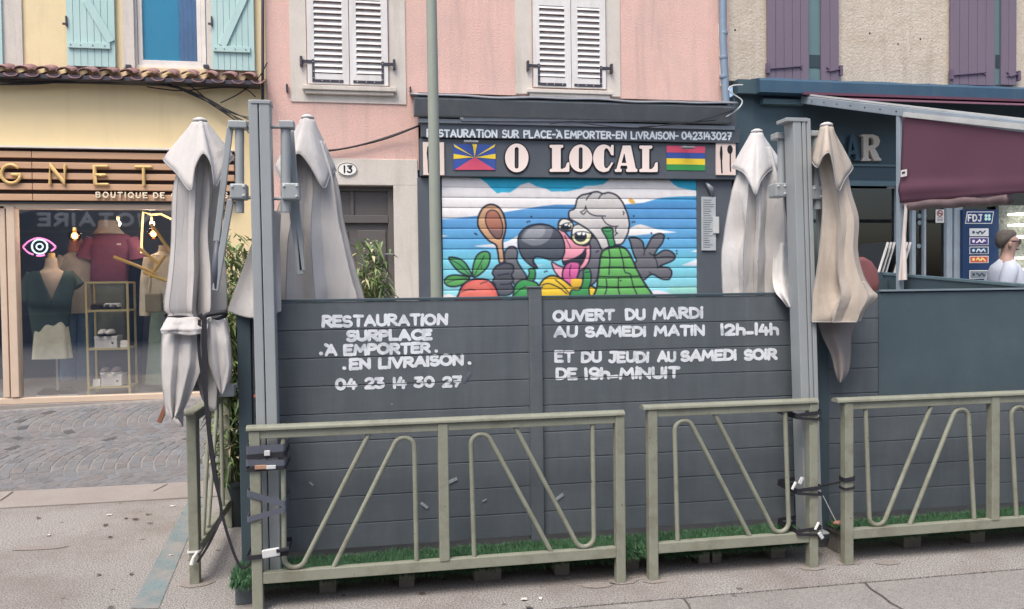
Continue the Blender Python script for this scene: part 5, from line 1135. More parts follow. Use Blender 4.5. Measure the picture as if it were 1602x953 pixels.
# ------------------------------------------------------------------ street railings
YR = 4.33
def fillet(pts, r, n=12):
    P = [Vector(p) for p in pts]; out = [P[0]]
    for a, v, c in zip(P, P[1:], P[2:]):
        u, w_ = (a-v).normalized(), (c-v).normalized(); ang = u.angle(w_)/2; tl = r/math.tan(ang)
        cen = v+(u+w_).normalized()*(r/math.sin(ang)); s, e = v+u*tl, v+w_*tl; d0, d1 = s-cen, e-cen; tot = d0.angle(d1); nn = d0.cross(d1).normalized()
        for k in range(n+1): out.append(cen+Matrix.Rotation(tot*k/n, 3, nn) @ d0)
    return out+[P[-1]]
def railing(label, posts, bars, cap, capz, beamz, group):
    x0 = at(posts[0][0], 750, YR).x
    t = thing('street_railing', label, 'railing', (at((posts[0][0]+posts[-1][0])/2, 750, YR).x, YR, 0), group)
    zc = capz; xs = []
    for px, foot in posts:
        x = at(px, 780, YR).x; xs.append(x); b = B()
        b.box(x-.0275, x+.0275, YR-.0275, YR+.0275, 0 if foot else beamz+.022, zc-.012); b.build('post', m_olive, t, bevel=.005)
    c0, c1 = at(cap[0], 660, YR).x, at(cap[1], 650, YR).x
    b = B(); prof = [(.036*math.cos(a), .015*math.sin(a)) for a in [math.pi*k/8 for k in range(9)]]+[(-.036, -.010), (.036, -.010)]
    b.rings([[Vector((x, YR+py_, zc+pz_)) for py_, pz_ in prof] for x in (c0, c1)]); b.build('cap_rail', m_olive, t, smooth=True, auto=40)
    b = B(); b.box(xs[0]-.03, xs[-1]+(.03 if posts[-1][1] else 0), YR-.02, YR+.02, zc-.058, zc-.011); b.build('top_beam', m_olive, t, bevel=.004)
    b = B(); b.box(xs[0]+.0275, xs[-1]-.0275 if posts[-1][1] else xs[-1], YR-.022, YR+.022, beamz-.03, beamz+.03); b.build('bottom_beam', m_olive, t, bevel=.004)
    for L in bars:
        P = [at(x, y, YR) for x, y in L]; lo, hi = beamz+.028, zc-.057
        P[0].z = lo if P[0].z < .6 else hi; P[-1].z = lo if P[-1].z < .6 else hi
        up = P[1].z > .6; goal = hi-.03 if up else lo+.012
        for _ in range(6):
            Q = fillet(P, .056); ex = (max if up else min)(q.z for q in Q[1:-1]); P[1].z += goal-ex
        b = B(); b.tube(fillet(P, .056), .0135, 12); b.build('bent_bar', m_olive, t, smooth=True, auto=60)
    return t
bz = at(700, 882, YR).z
g_ = 'street railings in front of the terraces'
railing('long olive railing in front of the takeaway lettering', [(401, 1), (694, 0), (969, 1)], [[(443, 690), (446, 974), (578, 684)], [(522, 893), (647, 636), (652, 885)], [(742, 880), (735, 629), (862, 865)], [(806, 668), (930, 909), (927, 655)]], (386, 975), at(680, 661, YR).z+.012, bz, g_)
railing('short olive railing before the opening hours panel', [(1020, 1), (1270, 1)], [[(1060, 850), (1054, 602), (1173, 843)], [(1118, 650), (1236, 890), (1228, 644)]], (1004, 1276), at(1140, 635, YR).z+.012, bz+.005, g_)
railing('olive railing running out at the right before the smooth grey sheet', [(1325, 1), (1553, 0), (1790, 1)], [[(1354, 640), (1362, 896), (1457, 637)], [(1423, 824), (1512, 579), (1524, 818)], [(1590, 813), (1578, 585), (1672, 806)], [(1630, 630), (1722, 860), (1718, 625)]], (1306, 1800), at(1460, 623, YR).z+.012, bz+.005, g_)
def side_railing():
    g = gr(306, 912); x = g.x; t = thing('street_railing', 'olive railing seen end on beside the tied left parasol', 'railing', (x, 5.3, 0), g_)
    ys = [4.82, 5.9]; z = 1.0
    for y in ys: b = B(); b.box(x-.028, x+.028, y-.028, y+.028, 0, z-.012); b.build('post', m_olive, t, bevel=.005)
    b = B(); b.box(x-.036, x+.036, ys[0]-.07, ys[1]+.07, z-.01, z+.012); b.build('cap_rail', m_olive, t, bevel=.008)
    b = B(); b.box(x-.02, x+.02, ys[0], ys[1], z-.06, z-.011); b.build('top_beam', m_olive, t, bevel=.004)
    b = B(); b.box(x-.022, x+.022, ys[0]+.028, ys[1]-.028, bz-.03, bz+.03); b.build('bottom_beam', m_olive, t, bevel=.004)
    for L in ([(4.95, .95), (4.93, -.1), (5.33, .95)], [(5.2, .22), (5.72, 1.2), (5.7, .22)]):
        P = [Vector((x, y, zz)) for y, zz in L]; b = B(); b.tube(fillet(P, .056), .0135, 12); b.build('bent_bar', m_olive, t, smooth=True, auto=60)
side_railing()

# ------------------------------------------------------------------ parasols: two masts, each with two folded canopies
YM = 4.47
def interp(levels, n):
    P = catmull([(a, b_, c) for a, b_, c in levels], n); return [(p.x, p.y, p.z) for p in P]
m_seam = mat('cloth seam', C8(158, 156, 156), .85)
def canopy(levels, Yc, dr, nf, amp, seed, jag=None, m=None, parent=None, name='canopy', N=20, ph=0., lean=0.):
    """cloth hanging in flat creased panels: every level is a star-shaped outline of straight runs between ridges and valleys"""
    rn = random.Random(seed); lv = interp(levels, 10); rg = []; L = len(lv)
    K = nf; ang = [2*math.pi*k/K+(0 if k in (0, K//2) else rn.uniform(-.28, .28)*6/K) for k in range(K)]; val = [rn.uniform(.45, .62) for _ in range(K)]
    ro = [1 if k in (0, K//2) else rn.uniform(.86, 1.06) for k in range(K)]; ri = [1-amp*rn.uniform(.7, 1.35) for _ in range(K)]; tw = [rn.uniform(-.22, .22) for _ in range(K)]; tv = [rn.uniform(-.3, .3) for _ in range(K)]; s2 = [rn.uniform(0, 20) for _ in range(K)]
    for i, (py, xl, xr) in enumerate(lv):
        t = i/(L-1); yc = Yc-lean*t; a, c = at(xl, py, yc), at(xr, py, yc); cx, hw, z = (a.x+c.x)/2, (c.x-a.x)/2, (a.z+c.z)/2; V = []
        for k in range(K):
            f = ang[k]+(0 if k in (0, K//2) else tw[k]*(t-.3)); nx_ = ang[(k+1) % K]+(2*math.pi if k == K-1 else 0); g = f+(nx_-f)*(val[k]+tv[k]*(t-.5)*.6)
            A = min(1, .35+t*1.3); r0 = ro[k]*(1+.05*noise.noise((s2[k], t*4, 0))); r1 = 1-(1-ri[k])*A*(1+.5*noise.noise((s2[k]+9, t*5, 0)))
            V += [(f, r0), (g, r1)]
        r = []
        for j in range(len(V)):
            (f0, r0), (f1, r1) = V[j], V[(j+1) % len(V)]
            for q in range(12):
                u = q/12; x = r0*math.cos(f0)*(1-u)+r1*math.cos(f1)*u; y = r0*math.sin(f0)*(1-u)+r1*math.sin(f1)*u
                w_ = .020*noise.noise((x*2.4+seed, y*2.4, t*7))+.010*noise.noise((x*5, y*5+seed, t*16)); x, y = x*(1+w_), y*(1+w_)
                dz = -jag(math.atan2(y, x) % (2*math.pi))*((t-.72)/.28)**1.3 if jag and t > .72 else 0
                r.append(Vector((cx+hw*x, yc+hw*dr*y, z+dz)))
        rg.append(r)
    b = B(); b.rings(rg, False); o = b.build(name, m, parent, smooth=True, solid=.0035, auto=16)
    for k in range(0, K):
        b = B(); b.tube([r[k*24] for r in rg], .0032, 5); b.build('seam', m_seam, o, smooth=True)
    b = B(); b.tube([p for p in rg[-1]]+[rg[-1][0]], .004, 5); b.build('hem', m_seam, o, smooth=True)
    return o
def hood(apex, rim, Yc, m, parent, R0=.035):
    """top vent flap: apex pixel, rim = list of (px, py, dy) going round"""
    A = at(apex[0], apex[1], Yc); rimp = catmull([at(x, y, Yc+d) for x, y, d in rim], 8, True); n = len(rimp); rg = []
    for j in range(13):
        s = j/12; r = []
        for k, p in enumerate(rimp):
            d = Vector((p.x-A.x, p.y-A.y, 0)); dz = p.z-A.z; ln = max(d.length, 1e-4)
            base = d.normalized()*R0
            h = (1-(1-s)**1.25); q = A+base*(1-s)+d*(.12+.88*h)*(s**.55) if s > 0 else A+base*.3
            q.z = A.z+dz*(s**1.35)
            r.append(q)
        rg.append(r)
    b = B(); b.rings(rg, False); b.bm.faces.new([v for v in b.bm.verts[:n]][::-1])
    o = b.build('hood', m, parent, smooth=True, solid=.003)
    b = B(); b.tube([p+Vector((0, 0, -.001)) for p in rg[-1]]+[rg[-1][0]], .0042, 6); b.build('hem', m_seam, o, smooth=True)
    b = B(); b.lathe([(0, .018), (.018, .016), (.034, .008), (.04, -.004), (.02, -.012), (0, -.014)], A+Vector((0, 0, .004)), 16); b.build('finial', m_cloth3, parent, smooth=True)
    return o
def flap(rows, Y, parent, m, name='canopy_flap'):
    b = B(); rg = []
    for py, xl, xr, d, bow in rows:
        rg.append([at(xl+(xr-xl)*k/16, py+bow*math.sin(math.pi*k/16), Y+d-.03*math.sin(k/16*math.pi)+.012*math.sin(k/16*9)) for k in range(17)])
    b.rings([[Vector(p) for p in r] for r in zip(*[catmull([r[k] for r in rg], 5) for k in range(17)])] if False else [list(r) for r in zip(*[catmull([r[k] for r in rg], 5) for k in range(17)])], False, False); return b.build(name, m, parent, smooth=True, solid=.0035)
def panel(rows, Y, parent, m, cre=2.5, amp=.022, seed=0, name='canopy_flap'):
    """loose lower panel of cloth with crisp upright creases; rows = (py, x left, x right, depth offset)"""
    rn = random.Random(seed); NU = 40; rg = []; fine = []
    for (a, b_) in zip(rows, rows[1:]):
        for k in range(6): t = k/6; fine.append(tuple(a[j]*(1-t)+b_[j]*t for j in range(4)))
    fine.append(rows[-1]); L = len(fine); ph = rn.uniform(0, 1)
    for i, (py, xl, xr, d) in enumerate(fine):
        t = i/(L-1); r = []
        for k in range(NU+1):
            u = k/NU; w_ = (u*cre*(1-.25*t)+ph+.25*t) % 1.; tri = (w_/.62 if w_ < .62 else (1-w_)/.38)
            y = Y+d-amp*(.4+.8*t)*tri-.02*math.sin(math.pi*u)+.008*noise.noise((u*4+seed, t*4, 1))
            r.append(at(xl+(xr-xl)*u, py+3*noise.noise((u*2.5+seed, t*2, 5)), y))
        rg.append(r)
    b = B(); b.rings(rg, False, False); return b.build(name, m, parent, smooth=True, solid=.0035, auto=None)
def mast(t, base, top, slots, hw=.055):
    p0, p1 = at(*base, YM), at(*top, YM); p0.z = .168
    d = (p1-p0).normalized(); xs = [-hw]+[v for s in slots for v in (s-.0025, s+.0025)]+[hw]
    b = B()
    for a, c in zip(xs[::2], xs[1::2]): b.bar(p0+Vector(((a+c)/2, 0, 0)), p1+Vector(((a+c)/2, 0, 0)), c-a, .11)
    o = b.build('mast', m_alu, t, bevel=.005); b = B(); b.bar(p0+Vector((0, .01, 0)), p1+Vector((0, .01, -.006)), hw*1.8, .07); b.build('slot_core', m_alud, o)
    b = B(); b.box(p0.x-.09, p0.x+.09, YM-.075, YM+.09, .165, .176); b.build('base_plate', m_alu, t, bevel=.002)
    return p0, p1
def sleeve(t, px0, px1, y0, y1, col, br, Y=YM):
    b = B(); a, c = at((px0+px1)/2, y0, Y), at((px0+px1)/2, y1, Y); r = (at(px1, y0, Y).x-at(px0, y0, Y).x)/2
    b.tube([c, a], r, 20); b.build('sleeve', m_alu, t, smooth=True, auto=50)
    b = B(); b.rect(col[0], col[1], col[2], col[3], Y-.05, Y+.05); co = b.build('collar', m_alu, t, bevel=.008)
    b = B(); b.rect(br[0], br[1], br[2], br[3], Y-.04, Y+.04); b.build('bracket', m_alu, t, bevel=.006)
    for q in ((col[0]+4, col[1]+5), (col[2]-4, col[3]-5), (col[2]-4, col[1]+5)): b = B(); b.sphere(at(*q, Y-.052), .007, 8); b.build('bolt', m_tag, co)
def rods(t, L, r=.011, name='arm', m=None, Y=YM):
    for a, c in L:
        b = B(); b.tube([at(*a, Y), at(*c, Y)], r, 10); b.build(name, m or m_alu, t, smooth=True, auto=50)
def struts(t, L, Y=YM, wd=.032):
    for a, c in L:
        b = B(); b.bar(at(*a, Y), at(*c, Y), wd, wd*.8); b.build('strut', m_alu, t, bevel=.004)
# left mast
t1 = thing('double_parasol', 'grey double parasol mast lashed to the long railing, both canopies folded', 'parasol', (at(425, 880, YM).x, YM, .05))
mast(t1, (425, 885), (407, 160), [-.004])
b = B(); b.rect(392, 156, 423, 162, YM-.06, YM+.06); b.build('mast_cap', m_alu, t1, bevel=.003)
sleeve(t1, 368, 382, 195, 333, (359, 287, 385, 311), (356, 188, 386, 200)); sleeve(t1, 439, 455, 195, 332, (440, 286, 468, 312), (436, 188, 460, 200))
rods(t1, [((380, 198), (396, 199)), ((362, 311), (398, 309)), ((420, 199), (440, 199)), ((424, 311), (465, 311))], .009)
struts(t1, [((360, 200), (339, 378)), ((361, 312), (337, 455))]); struts(t1, [((455, 205), (473, 424)), ((447, 250), (470, 430))], YM+.1)
b = B(); b.tube([at(340, 376, YM), at(337, 420, YM), at(338, 452, YM)], [.014, .02, .014], 12); b.build('hinge_sleeve', m_tape, t1, smooth=True)
Y1c = 4.60
canopy([(222, 292, 336), (262, 280, 345), (300, 271, 350), (370, 268, 346), (425, 263, 353), (478, 256, 355), (492, 263, 350), (505, 256, 357), (535, 252, 361), (570, 254, 362), (600, 258, 358)], Y1c, .75, 8, .52, 3, jag=lambda f: .03+.2*max(0, math.cos(f-3.6))**4+.12*max(0, math.cos(f-5.6))**6-.1*max(0, math.cos(f-4.71))**8, m=m_cloth, parent=t1)
hood((313, 190), [(256, 250, 0.02), (277, 272, -.13), (298, 298, -.2), (305, 262, -.17), (318, 240, -.16), (331, 258, -.17), (337, 292, -.16), (352, 262, -.08), (366, 246, .04), (352, 250, .16), (335, 280, .2), (315, 250, .16), (292, 290, .2), (270, 250, .14)], Y1c, m_cloth, t1)
panel([(497, 262, 326, -.13), (506, 257, 326, -.155), (516, 251, 325, -.175), (523, 253, 324, -.17)], Y1c, t1, m_cloth, 2.2, .03, 1)
panel([(510, 262, 322, -.10), (540, 255, 320, -.13), (572, 253, 318, -.135), (605, 255, 304, -.12), (635, 261, 290, -.11), (654, 268, 276, -.10)], Y1c, t1, m_cloth, 2.6, .04, 2)
panel([(500, 324, 352, -.12), (535, 324, 359, -.14), (570, 327, 362, -.135), (596, 336, 357, -.12), (616, 345, 349, -.11)], Y1c, t1, m_cloth, 1.6, .035, 3)
struts(t1, [((268, 610), (328, 607)), ((322, 610), (372, 603))], Y1c, .026)
b = B(); b.rect(342, 603, 366, 621, Y1c-.08, Y1c-.02); b.build('strut_socket', m_alu, t1, bevel=.004)
Y2c = 4.86
canopy([(222, 462, 508), (258, 452, 520), (297, 445, 530), (345, 430, 538), (380, 420, 546), (430, 412, 558), (470, 405, 570), (520, 402, 576), (570, 400, 570)], Y2c, .65, 8, .55, 5, m=m_cloth, parent=t1)
hood((481, 185), [(430, 262, .05), (444, 285, -.1), (452, 262, -.16), (466, 240, -.16), (484, 258, -.16), (506, 294, -.16), (516, 275, -.06), (526, 266, .05), (510, 260, .15), (490, 288, .18), (470, 255, .15), (448, 280, .15)], Y2c, m_cloth, t1)
flap([(330, 408, 440, .12, 0), (380, 394, 438, .09, 0), (430, 376, 440, .06, 2), (470, 361, 440, .03, 4), (487, 356, 440, .02, 11)], YM+.085, t1, m_cloth)
# right mast
t2 = thing('double_parasol', 'grey double parasol mast between the two terraces with a pale and a beige folded canopy', 'parasol', (at(1266, 830, YM).x, YM, .05))
mast(t2, (1266, 830), (1247, 188), [-.002, .028], .058)
b = B(); b.rect(1230, 184, 1264, 190, YM-.06, YM+.06); b.build('mast_cap', m_alu, t2, bevel=.003)
sleeve(t2, 1269, 1286, 207, 328, (1270, 290, 1289, 312), (1264, 204, 1287, 213)); sleeve(t2, 1217, 1228, 212, 300, (1214, 286, 1232, 308), (1215, 207, 1232, 217), YM+.1)
rods(t2, [((1262, 209), (1284, 209)), ((1262, 309), (1289, 309))], .008)
struts(t2, [((1280, 315), (1286, 430))], YM+.04)
Y3c = 4.84
canopy([(232, 1166, 1206), (262, 1158, 1214), (290, 1148, 1222), (320, 1141, 1228), (360, 1134, 1232), (400, 1129, 1233), (440, 1129, 1232), (475, 1131, 1230), (540, 1136, 1226)], Y3c, .65, 8, .5, 8, m=m_cloth3, parent=t2)
hood((1184, 207), [(1146, 262, .04), (1163, 270, -.09), (1174, 288, -.15), (1182, 304, -.17), (1190, 284, -.15), (1203, 268, -.1), (1224, 258, .04), (1212, 262, .14), (1196, 285, .16), (1184, 262, .15), (1168, 285, .16), (1155, 262, .13)], Y3c, m_cloth3, t2)
flap([(380, 1212, 1236, .26, 0), (430, 1208, 1238, .20, 0), (455, 1212, 1240, .10, 2), (470, 1224, 1241, .06, 3), (480, 1231, 1241, .05, 1)], YM+.03, t2, m_cloth3)
Y4c = 4.40
canopy([(230, 1280, 1312), (262, 1281, 1324), (300, 1286, 1331), (343, 1286, 1343), (392, 1282, 1342), (430, 1278, 1350), (461, 1272, 1366), (488, 1271, 1352), (503, 1271, 1346)], Y4c, .75, 6, .46, 12, m=m_cloth2, parent=t2)
hood((1293, 197), [(1270, 250, .06), (1279, 262, -.08), (1288, 244, -.14), (1298, 240, -.15), (1304, 262, -.15), (1311, 298, -.14), (1322, 280, -.08), (1334, 262, .03), (1322, 255, .13), (1306, 285, .16), (1290, 255, .14)], Y4c, m_cloth2, t2)
flap([(440, 1336, 1352, -.06, 0), (455, 1338, 1366, -.06, 0), (464, 1340, 1373, -.06, 2), (480, 1341, 1358, -.06, 3), (495, 1341, 1346, -.06, 0)], Y4c, t2, m_cloth2)
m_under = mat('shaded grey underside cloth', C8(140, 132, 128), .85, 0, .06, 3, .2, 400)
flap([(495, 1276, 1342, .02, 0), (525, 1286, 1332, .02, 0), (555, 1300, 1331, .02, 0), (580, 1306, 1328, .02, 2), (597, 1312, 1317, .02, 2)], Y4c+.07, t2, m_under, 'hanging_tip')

# ------------------------------------------------------------------ straps, tape and ties
def band(b, x0, x1, y0, y1, z, h, tilt=0., r=.012, th=.003):
    """flat webbing running round a rectangle"""
    out = []
    for cx, cy, a0 in ((x1-r, y0+r, -90), (x1-r, y1-r, 0), (x0+r, y1-r, 90), (x0+r, y0+r, 180)):
        for k in range(5): a = R(a0+22.5*k); out.append((cx+r*math.cos(a), cy+r*math.sin(a)))
    def zz(x): return z+tilt*(x-(x0+x1)/2)
    rg = []
    for k in range(len(out)+1):
        x, y = out[k % len(out)]; cx, cy = (x0+x1)/2, (y0+y1)/2; ox, oy = (x-cx), (y-cy); l = math.hypot(ox, oy); ux, uy = ox/l*th, oy/l*th; q = zz(x)
        rg.append([Vector((x, y, q-h/2)), Vector((x+ux, y+uy, q-h/2)), Vector((x+ux, y+uy, q+h/2)), Vector((x, y, q+h/2))])
    b.rings(rg, False)
xm0, xm1 = at(388, 750, YR).x, at(447, 750, YR).x; yb0, yb1 = YR-.034, YM+.062
def zR(py): return at(418, py, YR).z
st = thing('tape_wrap', 'grey tape wound round the left mast and railing post with a small buckle', 'tape', ((xm0+xm1)/2, YR, zR(730)))
b = B(); band(b, xm0, xm1, yb0, yb1, zR(701), .045, .02); band(b, xm0-.002, xm1+.002, yb0-.002, yb1+.002, zR(722), .035, -.06); b.build('tape_band', m_tape, st)
b = B(); band(b, xm0-.001, xm1+.001, yb0-.001, yb1+.001, zR(711), .03, .05); band(b, xm0-.003, xm1+.003, yb0-.003, yb1+.003, zR(731), .02, .03); b.build('webbing', m_black, st)
b = B(); c = at(418, 709, YR-.045); b.ob(c, (.03, .012, .028)).ob(at(424, 731, YR-.045), (.05, .012, .02)); b.build('buckle', m_tag, st, bevel=.003); b = B(); b.ob(at(408, 731, YR-.046), (.06, .01, .022)); b.build('copper_tab', mat('brown tab', C8(168, 130, 108), .5), st, bevel=.003)
sx = thing('lashing_strap', 'grey strap crossing diagonally over the left mast above the white buckle', 'strap', ((xm0+xm1)/2, YR, zR(790)))
b = B(); band(b, xm0, xm1, yb0, yb1, zR(778), .036, -.36); band(b, xm0-.002, xm1+.002, yb0-.002, yb1+.002, zR(802), .03, .22); b.build('webbing', m_tape, sx)
sb_ = thing('buckled_strap', 'black ratchet strap with white buckle at the foot of the left mast', 'strap', ((xm0+xm1)/2, YR, zR(865)))
b = B(); band(b, xm0-.01, xm1+.005, yb0-.003, yb1+.002, zR(866), .024, .06); b.build('webbing', m_black, sb_)
b = B(); c = at(424, 865, YR-.05); b.ob(c, (.09, .02, .045), ry=-.12); bk = b.build('buckle', m_tag, sb_, bevel=.006); b = B(); b.ob(at(434, 862, YR-.062), (.012, .008, .02)).ob(at(444, 860, YR-.05), (.06, .02, .018), ry=-.15); b.build('buckle_lever', m_black, bk, bevel=.003)
b = B()
for q in ((420, 868), (421, 880), (419, 892)): b.sphere(at(*q, YR-.04), .006, 6)
tag(b.build('white_drips', m_white), 'white paint drips below the buckle', 'paint drips') if False else b.bm.free()
# strap tied round the left canopy and hanging down to the railing
ws = thing('tie_strap', 'long black strap tied round the left folded canopy and hanging to the railing foot', 'strap', at(320, 880, 4.45))
b = B(); c = at(306, 494, Y1c); rr = (at(357, 494, Y1c).x-at(257, 494, Y1c).x)/2
rg = []
for k in range(41):
    a = 2*math.pi*k/40; x, y = c.x+rr*.97*math.cos(a), Y1c+rr*.62*math.sin(a); z = c.z+.012*math.sin(3*a+1)+(-.02 if math.sin(a) < 0 else .02)*abs(math.sin(a)); ux, uy = .006*math.cos(a), .006*math.sin(a)
    rg.append([Vector((x, y, z-.014)), Vector((x+ux, y+uy, z-.014)), Vector((x+ux, y+uy, z+.014)), Vector((x, y, z+.014))])
b.rings(rg, False); b.build('loop', m_black, ws)
def ribbon(b, pts, Y, wd, th=.004):
    P = catmull([at(x, y, Y+(d[0] if d else 0)) for x, y, *d in pts], 6); rg = []
    for i, p in enumerate(P):
        d = (P[min(i+1, len(P)-1)]-P[max(i-1, 0)]).normalized(); sx_ = d.cross(Vector((0, 1, 0))).normalized()*wd/2; y = Vector((0, th, 0)); rg.append([p-sx_, p+sx_, p+sx_+y, p-sx_+y])
    b.rings(rg)
b = B(); b.tube(catmull([at(x, y, 4.43) for x, y in ((312, 492), (318, 498), (324, 493), (340, 490), (354, 488))], 5), .013, 8); b.build('knot', m_black, ws, smooth=True)
b = B(); ribbon(b, [(318, 496), (317, 540), (319, 590), (323, 650), (334, 740), (346, 800), (330, 845), (309, 880, .3)], 4.40, .014); ribbon(b, [(321, 496), (322, 560), (324, 640), (332, 710), (344, 785), (354, 830), (372, 880), (385, 888), (402, 868)], 4.38, .014)
ribbon(b, [(312, 500), (311, 545), (318, 600), (330, 690), (340, 760)], 4.41, .016); b.build('tail', m_black, ws)
b = B(); c = gr(306, 912); x = c.x; band(b, x-.034, x+.034, 4.786, 4.854, at(306, 862, 4.8).z, .012); b.tube([at(309, 863, 4.77), at(303, 872, 4.76), at(300, 883, 4.765)], [.006, .009, .014]); tag(b.build('zip_tie', m_white), 'white tie knotted round the post of the end on railing', 'cable tie')
# ties at the right mast
xq0, xq1 = at(1243, 750, YR).x, at(1281, 750, YR).x
def zQ(py): return at(1262, py, YR).z
for py, nm in ((763, 'black strap with pale buckle round the right mast at mid height'), (826, 'black strap round the foot of the right mast'), (646, 'black strap round the right mast just below the railing top')):
    t = thing('mast_strap', nm, 'strap', ((xq0+xq1)/2, YR, zQ(py)))
    b = B(); band(b, xq0, xq1, yb0, yb1, zQ(py), .022, .08); band(b, xq0-.002, xq1+.002, yb0-.002, yb1+.002, zQ(py)-.03, .016, -.1); b.build('webbing', m_black, t)
    if py != 646:
        b = B(); p = (1253, 752) if py == 763 else (1284, 838); b.ob(at(*p, YR-.05), (.022, .012, .045), ry=.5 if py == 763 else -.6); b.build('buckle', m_tag, t, bevel=.004)
        b = B(); b.ob(at(1242 if py == 763 else 1278, py-3, YR-.045), (.014, .01, .05), ry=.5); b.build('strap_end', m_white, t, bevel=.003)
t = thing('post_strap', 'black double strap round the end post of the right hand railing', 'strap', (at(1325, 760, YR).x, YR, zQ(760)))
b = B(); xp = at(1325, 760, YR).x; band(b, xp-.034, xp+.034, YR-.034, YR+.034, at(1325, 748, YR).z, .026, .12); band(b, xp-.034, xp+.034, YR-.034, YR+.034, at(1325, 762, YR).z, .014, .1); b.build('webbing', m_black, t)
b = B(); b.tube([at(1262, 762, YR+.08), at(1290, 759, YR+.1), at(1316, 754, YR+.03)], .007, 8); b.build('link', m_black, t)
b = B(); ribbon(b, [(1288, 776), (1300, 800), (1308, 815), (1313, 820)], 4.40, .004); tag(b.build('loose_string', m_tag), 'thin pale string hanging by the right hand railing post', 'string')
b = B(); c = at(1312, 818, 4.44); b.sphere(c, .028, 10, (1.4, .7, .5)); tag(b.build('fallen_leaf', mat('brown leaf', C8(170, 120, 96), .8)), 'brown curled leaf caught on the turf by the right railing', 'leaf')
b = B(); b.sphere(at(404, 620, 4.60), .022, 10, (1.3, .3, .7)); tag(b.build('red_leaf', mat('red leaf', C8(190, 112, 96), .8)), 'reddish leaf stuck by the left mast on the dark fence', 'leaf')

# ------------------------------------------------------------------ bamboo in pots
def bamboo(label, px0, px1, pyt, pyb, Y, n_c, n_l, seed, pot=None, zb=0.):
    rn = random.Random(seed); xa, xb = at(px0, 500, Y).x, at(px1, 500, Y).x; zt_, zl = at((px0+px1)/2, pyt, Y).z, at((px0+px1)/2, pyb, Y).z; cx = (xa+xb)/2
    t = thing('bamboo_plant', label, 'plant', (cx, Y, zb)); can = B(); lf = B(); ld = B(); cs = []
    for k in range(n_c):
        bx, by = cx+rn.uniform(-.1, .1), Y+rn.uniform(-.1, .1); tx = rn.uniform(xa+.05, xb-.05); ty = Y+rn.uniform(-.25, .25); tz = zl+(zt_-zl)*rn.uniform(.6, .98)
        P = catmull([(bx, by, zb+.25), (bx+(tx-bx)*.25, by+(ty-by)*.3, zb+(tz-zb)*.45), (bx+(tx-bx)*.7, by+(ty-by)*.7, zb+(tz-zb)*.8), (tx, ty, tz)], 6); can.tube(P, [.006*(1-i/len(P)*.7) for i in range(len(P))], 5); cs.append(P)
    for k in range(n_l):
        P = rn.choice(cs); i = int(len(P)*(rn.random()**.7)*.999); p = P[i]+Vector((rn.gauss(0, .05), rn.gauss(0, .05), rn.gauss(0, .05)))
        if p.z < zl: p.z = rn.uniform(zl, zt_)
        a = rn.uniform(0, 6.28); el = rn.uniform(-1.1, .5); L = rn.uniform(.08, .17); w_ = L*rn.uniform(.07, .11)
        d = Vector((math.cos(a)*math.cos(el), math.sin(a)*math.cos(el), math.sin(el))); s = d.cross(Vector((0, 0, 1))).normalized()*w_; dr = Vector((0, 0, -L*.25)); tg = lf if rn.random() < .84 else ld
        v = [tg.bm.verts.new(q) for q in (p, p+d*L*.4+s, p+d*L+dr, p+d*L*.4-s)]; tg.bm.faces.new(v)
    can.build('cane', m_cane, t, smooth=True)
    o = lf.build('foliage', m_leaf, t); o2 = ld.build('dry_foliage', m_leafd, t)
    b = B(); b.lathe([(.0, .0), (.11, 0), (.14, .3), (.152, .3), (.152, .33), (.13, .33), (.125, .28), (0, .27)], (cx, Y, zb), 24); b.build('pot', m_plastic, t, smooth=True, auto=40)
bamboo('leafy bamboo in a dark pot between the tied left parasol and the fence corner', 326, 408, 366, 735, 6.0, 26, 2400, 4)
bamboo('bamboo behind the fence in front of the grey door', 545, 606, 372, 560, 6.2, 14, 620, 6, zb=.13)
# ------------------------------------------------------------------ things by the shop front
t = thing('trestle', 'brown wooden trestle board standing behind the tied left parasol', 'board', gr(285, 665))
b = B(); q = 6.6
for a, c in (((270, 610), (249, 661)), ((296, 612), (278, 645)), ((330, 600), (346, 660))): b.bar(at(*a, q), at(*c, q), .035, .03)
b.build('leg', mat('red brown wood', C8(138, 92, 74), .6), t, bevel=.004); b = B(); b.bar(at(268, 608, q), at(332, 604, q), .03, .04); b.build('rail', mat('brown wood', C8(150, 108, 84), .6), t, bevel=.004)
rn = random.Random(9)
for i, (px, py) in enumerate([(171, 807), (197, 812), (212, 814), (235, 820), (165, 823), (76, 839), (232, 806), (172, 842), (155, 901), (205, 900), (268, 870), (172, 952), (60, 812), (270, 793), (820, 940), (828, 953), (845, 938), (660, 930)]):
    g = gr(px, py); b = B(); b.bm.faces.new([b.bm.verts.new(p) for p in blob(0, 0, rn.uniform(.012, .028), rn.uniform(.01, .02), 0, i, 9)])
    for v in b.bm.verts: v.co = Vector((g.x, g.y, .006))+v.co+Vector((0, 0, rn.uniform(0, .008)))
    tag(b.build('litter_leaf', mat('dry litter %d' % i, C8(*rn.choice([(72, 62, 58), (86, 72, 66), (120, 100, 86), (206, 200, 194)])), .9)), 'small dry leaf scrap lying on the pale gravelly sidewalk', 'leaf', 'leaf litter on the sidewalk')
